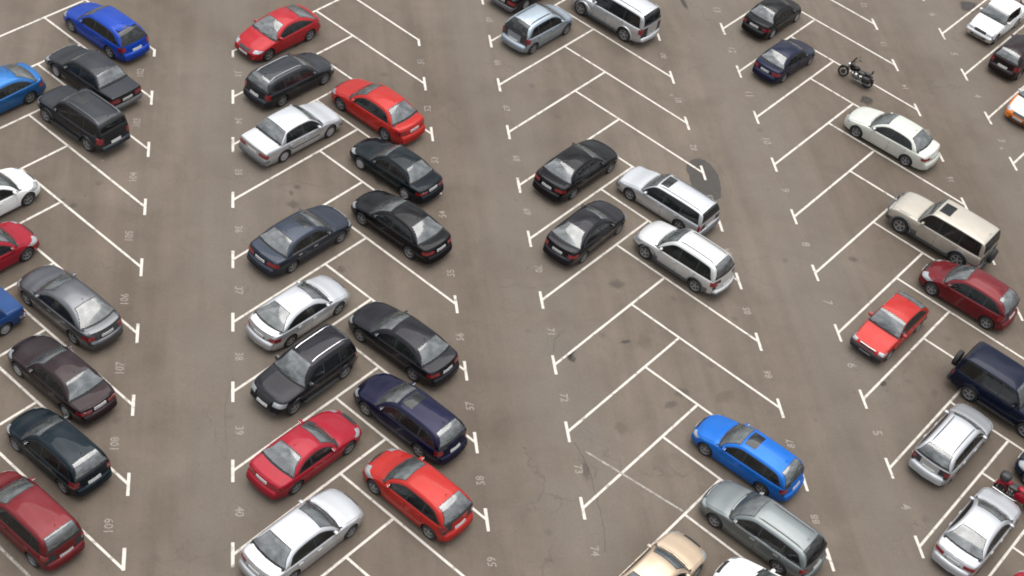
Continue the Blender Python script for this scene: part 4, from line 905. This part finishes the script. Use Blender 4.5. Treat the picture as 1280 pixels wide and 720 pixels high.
def crack(pts, wdt, seed):
    rd = random.Random(seed); fine = []
    for a, b_ in zip(pts, pts[1:]):
        n = max(2, int(math.dist(a, b_)/.12))
        fine += [(lerp(a[0], b_[0], i/n)+rd.uniform(-.035, .035), lerp(a[1], b_[1], i/n)+rd.uniform(-.035, .035)) for i in range(n)]
    fine.append(pts[-1]); v = []; f = []
    for i, p in enumerate(fine):
        q = fine[min(i+1, len(fine)-1)]; o = fine[max(0, i-1)]; d = Vector((q[0]-o[0], q[1]-o[1], 0)).normalized(); n = Vector((-d.y, d.x, 0))*wdt*rd.uniform(.12, .42)
        v += [(p[0]-n.x, p[1]-n.y, .006), (p[0]+n.x, p[1]+n.y, .006)]
    f = [(2*i, 2*i+2, 2*i+3, 2*i+1) for i in range(len(fine)-1)]
    link('crack', mesh_of('crack', v, f, [M['crack']], None, False), ground)
crack([(13.55, 34.3), (13.74, 33.69), (13.86, 33.12), (13.95, 32.57), (13.93, 31.91), (13.97, 31.12), (14.0, 30.42), (13.87, 29.39)], .055, 1)
crack([(13.95, 33.3), (14.15, 33.1), (14.1, 32.8), (13.93, 32.6)], .04, 2)
crack([(.95, 37.68), (.72, 36.81), (.61, 36.04), (.64, 34.91), (.67, 34.17), (.62, 33.63)], .035, 3)
crack([(2.81, 48.38), (3.73, 48.68), (4.24, 48.45), (4.92, 48.42)], .03, 4); crack([(3.86, 49.9), (4.11, 49.3), (4.24, 48.45)], .025, 5)
crack([(14.05, 40.1), (13.6, 39.6), (13.4, 38.9)], .03, 6); crack([(17.4, 33.9), (16.9, 33.4), (17.3, 32.6), (17.9, 32.9)], .022, 7)
crack([(10.4, 33.6), (10.0, 34.6), (9.9, 35.6), (9.3, 36.0)], .022, 8); crack([(26.6, 35.9), (27.2, 36.3), (27.5, 37.2), (28.3, 37.5)], .022, 9)
crack([(22.9, 48.0), (23.2, 48.8), (23.25, 49.8), (22.95, 50.9), (22.4, 51.6)], .03, 10)

# ------------------------------------------------------------------ motorcycles
def motorcycle(x, y, hd, lean, kind, label):
    root = bpy.data.objects.new('motorcycle', None); COL.objects.link(root); root.location = (x, y, .004)
    root.rotation_euler = (R(lean), 0, R(hd)); root.scale = (.93,)*3; root['label'] = label; root['category'] = 'motorcycle'
    body = P['black'] if kind == 'cruiser' else P['crimson']
    xf, xr, rw = (.74, -.72, .32) if kind == 'cruiser' else (.70, -.68, .30)
    def part(nm, mb, mats, par=root, loc=None, sh=40): return link(nm, mb.mesh(nm, mats, True, sh), par, loc, body)
    for xx, wd in ((xf, .055), (xr, .085)):
        mb = MB(); pr = []
        for k in range(9):
            t = math.pi*k/8; pr.append((-wd*math.cos(t), rw-.07+.07*math.sin(t)))
        mb.lathe([(-wd*.6, rw-.10)]+pr+[(wd*.6, rw-.10), (-wd*.6, rw-.10)], 0, 28); wh = part('wheel', mb, [M['rubber']], root, (xx, 0, rw), 60)
        rimm = M['hub']
        mb = MB(); mb.lathe([(-.03, rw-.09), (-.035, rw-.11), (.035, rw-.11), (.03, rw-.09)], 0, 28)
        for k in range(10 if kind == 'cruiser' else 5):
            t = 2*math.pi*k/(10 if kind == 'cruiser' else 5); mb.tube([(.03*math.cos(t), .02*(-1)**k, .03*math.sin(t)), ((rw-.11)*math.cos(t), 0, (rw-.11)*math.sin(t))], .009, 0, 5)
        mb.lathe([(-.06, .001), (-.06, .055), (.06, .055), (.06, .001)], 0, 12); mb.lathe([(.045, .06), (.045, .14), (.052, .14), (.052, .06), (.045, .06)], 0, 20)
        part('rim', mb, [rimm], wh, (0, 0, 0))
    top = (.42, 0, .82)
    mb = MB()
    for yy in (-.095, .095): mb.tube([(xf, yy, rw), (.60, yy, .62), (.40, yy, .90)], [.026, .024, .022], 0, 8)
    mb.box((.42, 0, .86), (.07, .24, .035), 0); part('front_fork', mb, [M['trim']])
    mb = MB(); mb.tube([(.40, 0, .80), (.28, 0, .70), (-.20, 0, .60), (-.50, 0, .62)], .03, 0, 8)
    for yy in (-.12, .12): mb.tube([(.36, yy*.4, .72), (.24, yy, .30), (-.22, yy, .26), (-.36, yy, .50), (-.60, yy, .66)], .018, 0, 8); mb.tube([(-.24, yy, .30), (xr, yy, rw)], .022, 0, 8)
    part('frame', mb, [M['trim']])
    mb = MB(); mb.ell((0, 0, .34), (.20, .15, .13), 0, 12, 8, None, .7)
    for xx, an in ((.09, -22), (-.09, 22)):
        for k in range(5): mb.box((xx+math.sin(R(-an))*.045*k, 0, .44+.04*k), (.14, .20-.01*k, .018), 0, Matrix.Rotation(R(an), 3, 'Y'))
    mb.lathe([(-.18, .001), (-.18, .09), (-.14, .11), (.14, .11), (.18, .09), (.18, .001)], 0, 18, 'Y', (.02, 0, .33)); part('engine', mb, [M['engine']])
    mb = MB(); mb.ell((.20, 0, .76), (.30, .185, .135), 0, 16, 10, Matrix.Rotation(R(10), 3, 'Y'), .85); tank = part('fuel_tank', mb, [PH])
    mb = MB(); mb.lathe([(0, .001), (0, .035), (.015, .035), (.015, .001)], 0, 12, 'Z', (.22, 0, .87)); part('fuel_cap', mb, [M['chrome']], tank)
    mb = MB(); mb.ell((-.24, 0, .70), (.28, .20, .085), 0, 14, 8, None, .75); mb.ell((-.56, 0, .78), (.20, .12, .055), 0, 14, 8, Matrix.Rotation(R(-8), 3, 'Y'), .75); part('seat', mb, [M['seat']])
    if kind == 'cruiser':
        mb = MB(); mb.ell((-.78, 0, .98), (.05, .14, .12), 0, 12, 8, None, .8); mb.tube([(-.66, .13, .68), (-.78, .10, .98)], .012, 0, 6); mb.tube([(-.66, -.13, .68), (-.78, -.10, .98)], .012, 0, 6); part('backrest', mb, [M['seat']])
    for xx, a0, a1, nm in ((xf, 35, 150, 'front_mudguard'), (xr, 20, 165, 'rear_mudguard')):
        v = []; n = 14; wd = .075 if xx > 0 else .11
        for k in range(n+1):
            t = R(lerp(a0, a1, k/n)); rr2 = rw+.035
            for j in range(5):
                yy = wd*(j/2-1); dr = -.045*(abs(j/2-1))**2; v.append((xx+(rr2+dr)*math.cos(t), yy, rw+(rr2+dr)*math.sin(t)))
        f = [(k*5+j, k*5+j+1, k*5+j+6, k*5+j+5) for k in range(n) for j in range(4)]; m0 = MB(); m0.add(v, f, 0)
        o = part(nm, m0, [PH]); sm = o.modifiers.new('thick', 'SOLIDIFY'); sm.thickness = .008
    mb = MB(); hw = .42 if kind == 'cruiser' else .34; hz = 1.12 if kind == 'cruiser' else .96
    mb.tube([(.14, -hw, hz-.04), (.26, -hw*.75, hz), (.38, -.12, .90), (.38, .12, .90), (.26, hw*.75, hz), (.14, hw, hz-.04)], .014, 0, 8); hb = part('handlebar', mb, [M['hub']])
    for s_ in (-1, 1):
        mb = MB(); mb.tube([(.20, s_*hw*.88, hz-.02), (.10, s_*(hw+.07), hz-.06)], .022, 0, 8); mb.tube([(.24, s_*hw*.84, hz), (.16, s_*(hw+.05), hz-.02)], .007, 0, 5); part('grip', mb, [M['rubber']], hb)
        mb = MB(); mb.tube([(.24, s_*hw*.78, hz), (.27, s_*(hw*.95), hz+.15)], .007, 0, 5); mb.ell((.27, s_*hw, hz+.18), (.02, .07, .045), 0, 10, 6); part('mirror', mb, [M['trim']], hb)
    mb = MB(); mb.ell((.56, 0, .84), (.09, .095, .095), 0, 12, 8); hl = part('headlight', mb, [M['chrome']])
    mb = MB(); mb.ell((.615, 0, .84), (.045, .082, .082), 0, 12, 8); part('lens', mb, [M['lamp']], hl)
    for s_, dz in ((-1, 0), (-1, .10)) if kind == 'cruiser' else ((-1, 0),):
        mb = MB(); mb.tube([(.12, s_*.15, .50+dz), (.20, s_*.18, .34+dz), (.05, s_*.20, .25+dz), (-.35, s_*.21, .25+dz), (-.95, s_*.22, .30+dz)], [.022, .024, .028, .042, .046], 0, 10); part('exhaust_pipe', mb, [M['chrome']])
    for s_ in (1,):
        mb = MB(); mb.tube([(.12, .15, .50), (.18, .19, .32), (0, .2, .25), (-.35, .21, .25), (-.95, .22, .30)], [.022, .024, .028, .042, .046], 0, 10); part('exhaust_pipe', mb, [M['engine']])
        mb = MB(); mb.ell((.0, .19, .52), (.10, .05, .10), 0, 14, 8); part('air_cleaner', mb, [M['chrome']])
    mb = MB(); mb.ell((-1.02 if kind == 'cruiser' else -.92, 0, .62), (.04, .07, .04), 0, 10, 6); part('tail_light', mb, [M['lamp_red']])
    mb = MB(); mb.box((-1.06 if kind == 'cruiser' else -.95, 0, .48), (.01, .20, .14), 0, Matrix.Rotation(R(-15), 3, 'Y')); part('number_plate', mb, [M['plate']])
    mb = MB(); mb.tube([(-.05, .12, .26), (-.12, .34, .02)], .014, 0, 6); part('kickstand', mb, [M['trim']])
    if kind == 'cruiser':
        v = [];
        for i in range(7):
            for j in range(7):
                u, q = i/6, j/6*2-1; v.append((.56-.16*u-.10*abs(q)**2, q*(.24-.05*u), .90+.42*u))
        m0 = MB(); m0.add(v, [(i*7+j, i*7+j+1, i*7+j+8, i*7+j+7) for i in range(6) for j in range(6)], 0); o = part('windshield', m0, [M['side_glass']]); sm = o.modifiers.new('thick', 'SOLIDIFY'); sm.thickness = .006
        for s_ in (-1, 1): mb = MB(); mb.ell((-.62, s_*.24, .52), (.24, .11, .16), 0, 12, 8, None, .6); part('saddlebag', mb, [M['seat']])
    else:
        mb = MB(); mb.ell((.50, 0, .78), (.26, .22, .22), 0, 16, 10, Matrix.Rotation(R(25), 3, 'Y'), .8); part('fairing', mb, [PH])
        for s_ in (-1, 1): mb = MB(); mb.ell((.22, s_*.17, .52), (.30, .05, .22), 0, 14, 8, None, .8); part('side_panel', mb, [PH])
        mb = MB(); mb.ell((-.62, 0, .74), (.28, .15, .13), 0, 14, 8, Matrix.Rotation(R(-10), 3, 'Y'), .8); part('tail_cowl', mb, [PH])
        mb = MB(); mb.ell((-.72, 0, .95), (.24, .24, .17), 0, 14, 8, None, .6); part('top_case', mb, [M['seat']])
        mb = MB(); mb.ell((.38, 0, 1.02), (.10, .15, .17), 0, 12, 8, Matrix.Rotation(R(-30), 3, 'Y'), .8); part('screen', mb, [M['dark_glass']])
    return root
motorcycle(31.84, 57.52, 139, 9, 'cruiser', 'black cruiser motorcycle with windshield and chrome pipes, alone in a bay by an oil stain')
motorcycle(30.35, 31.30, 315, -8, 'sport', 'crimson and black motorcycle parked in front of the silver saloon at the right edge')
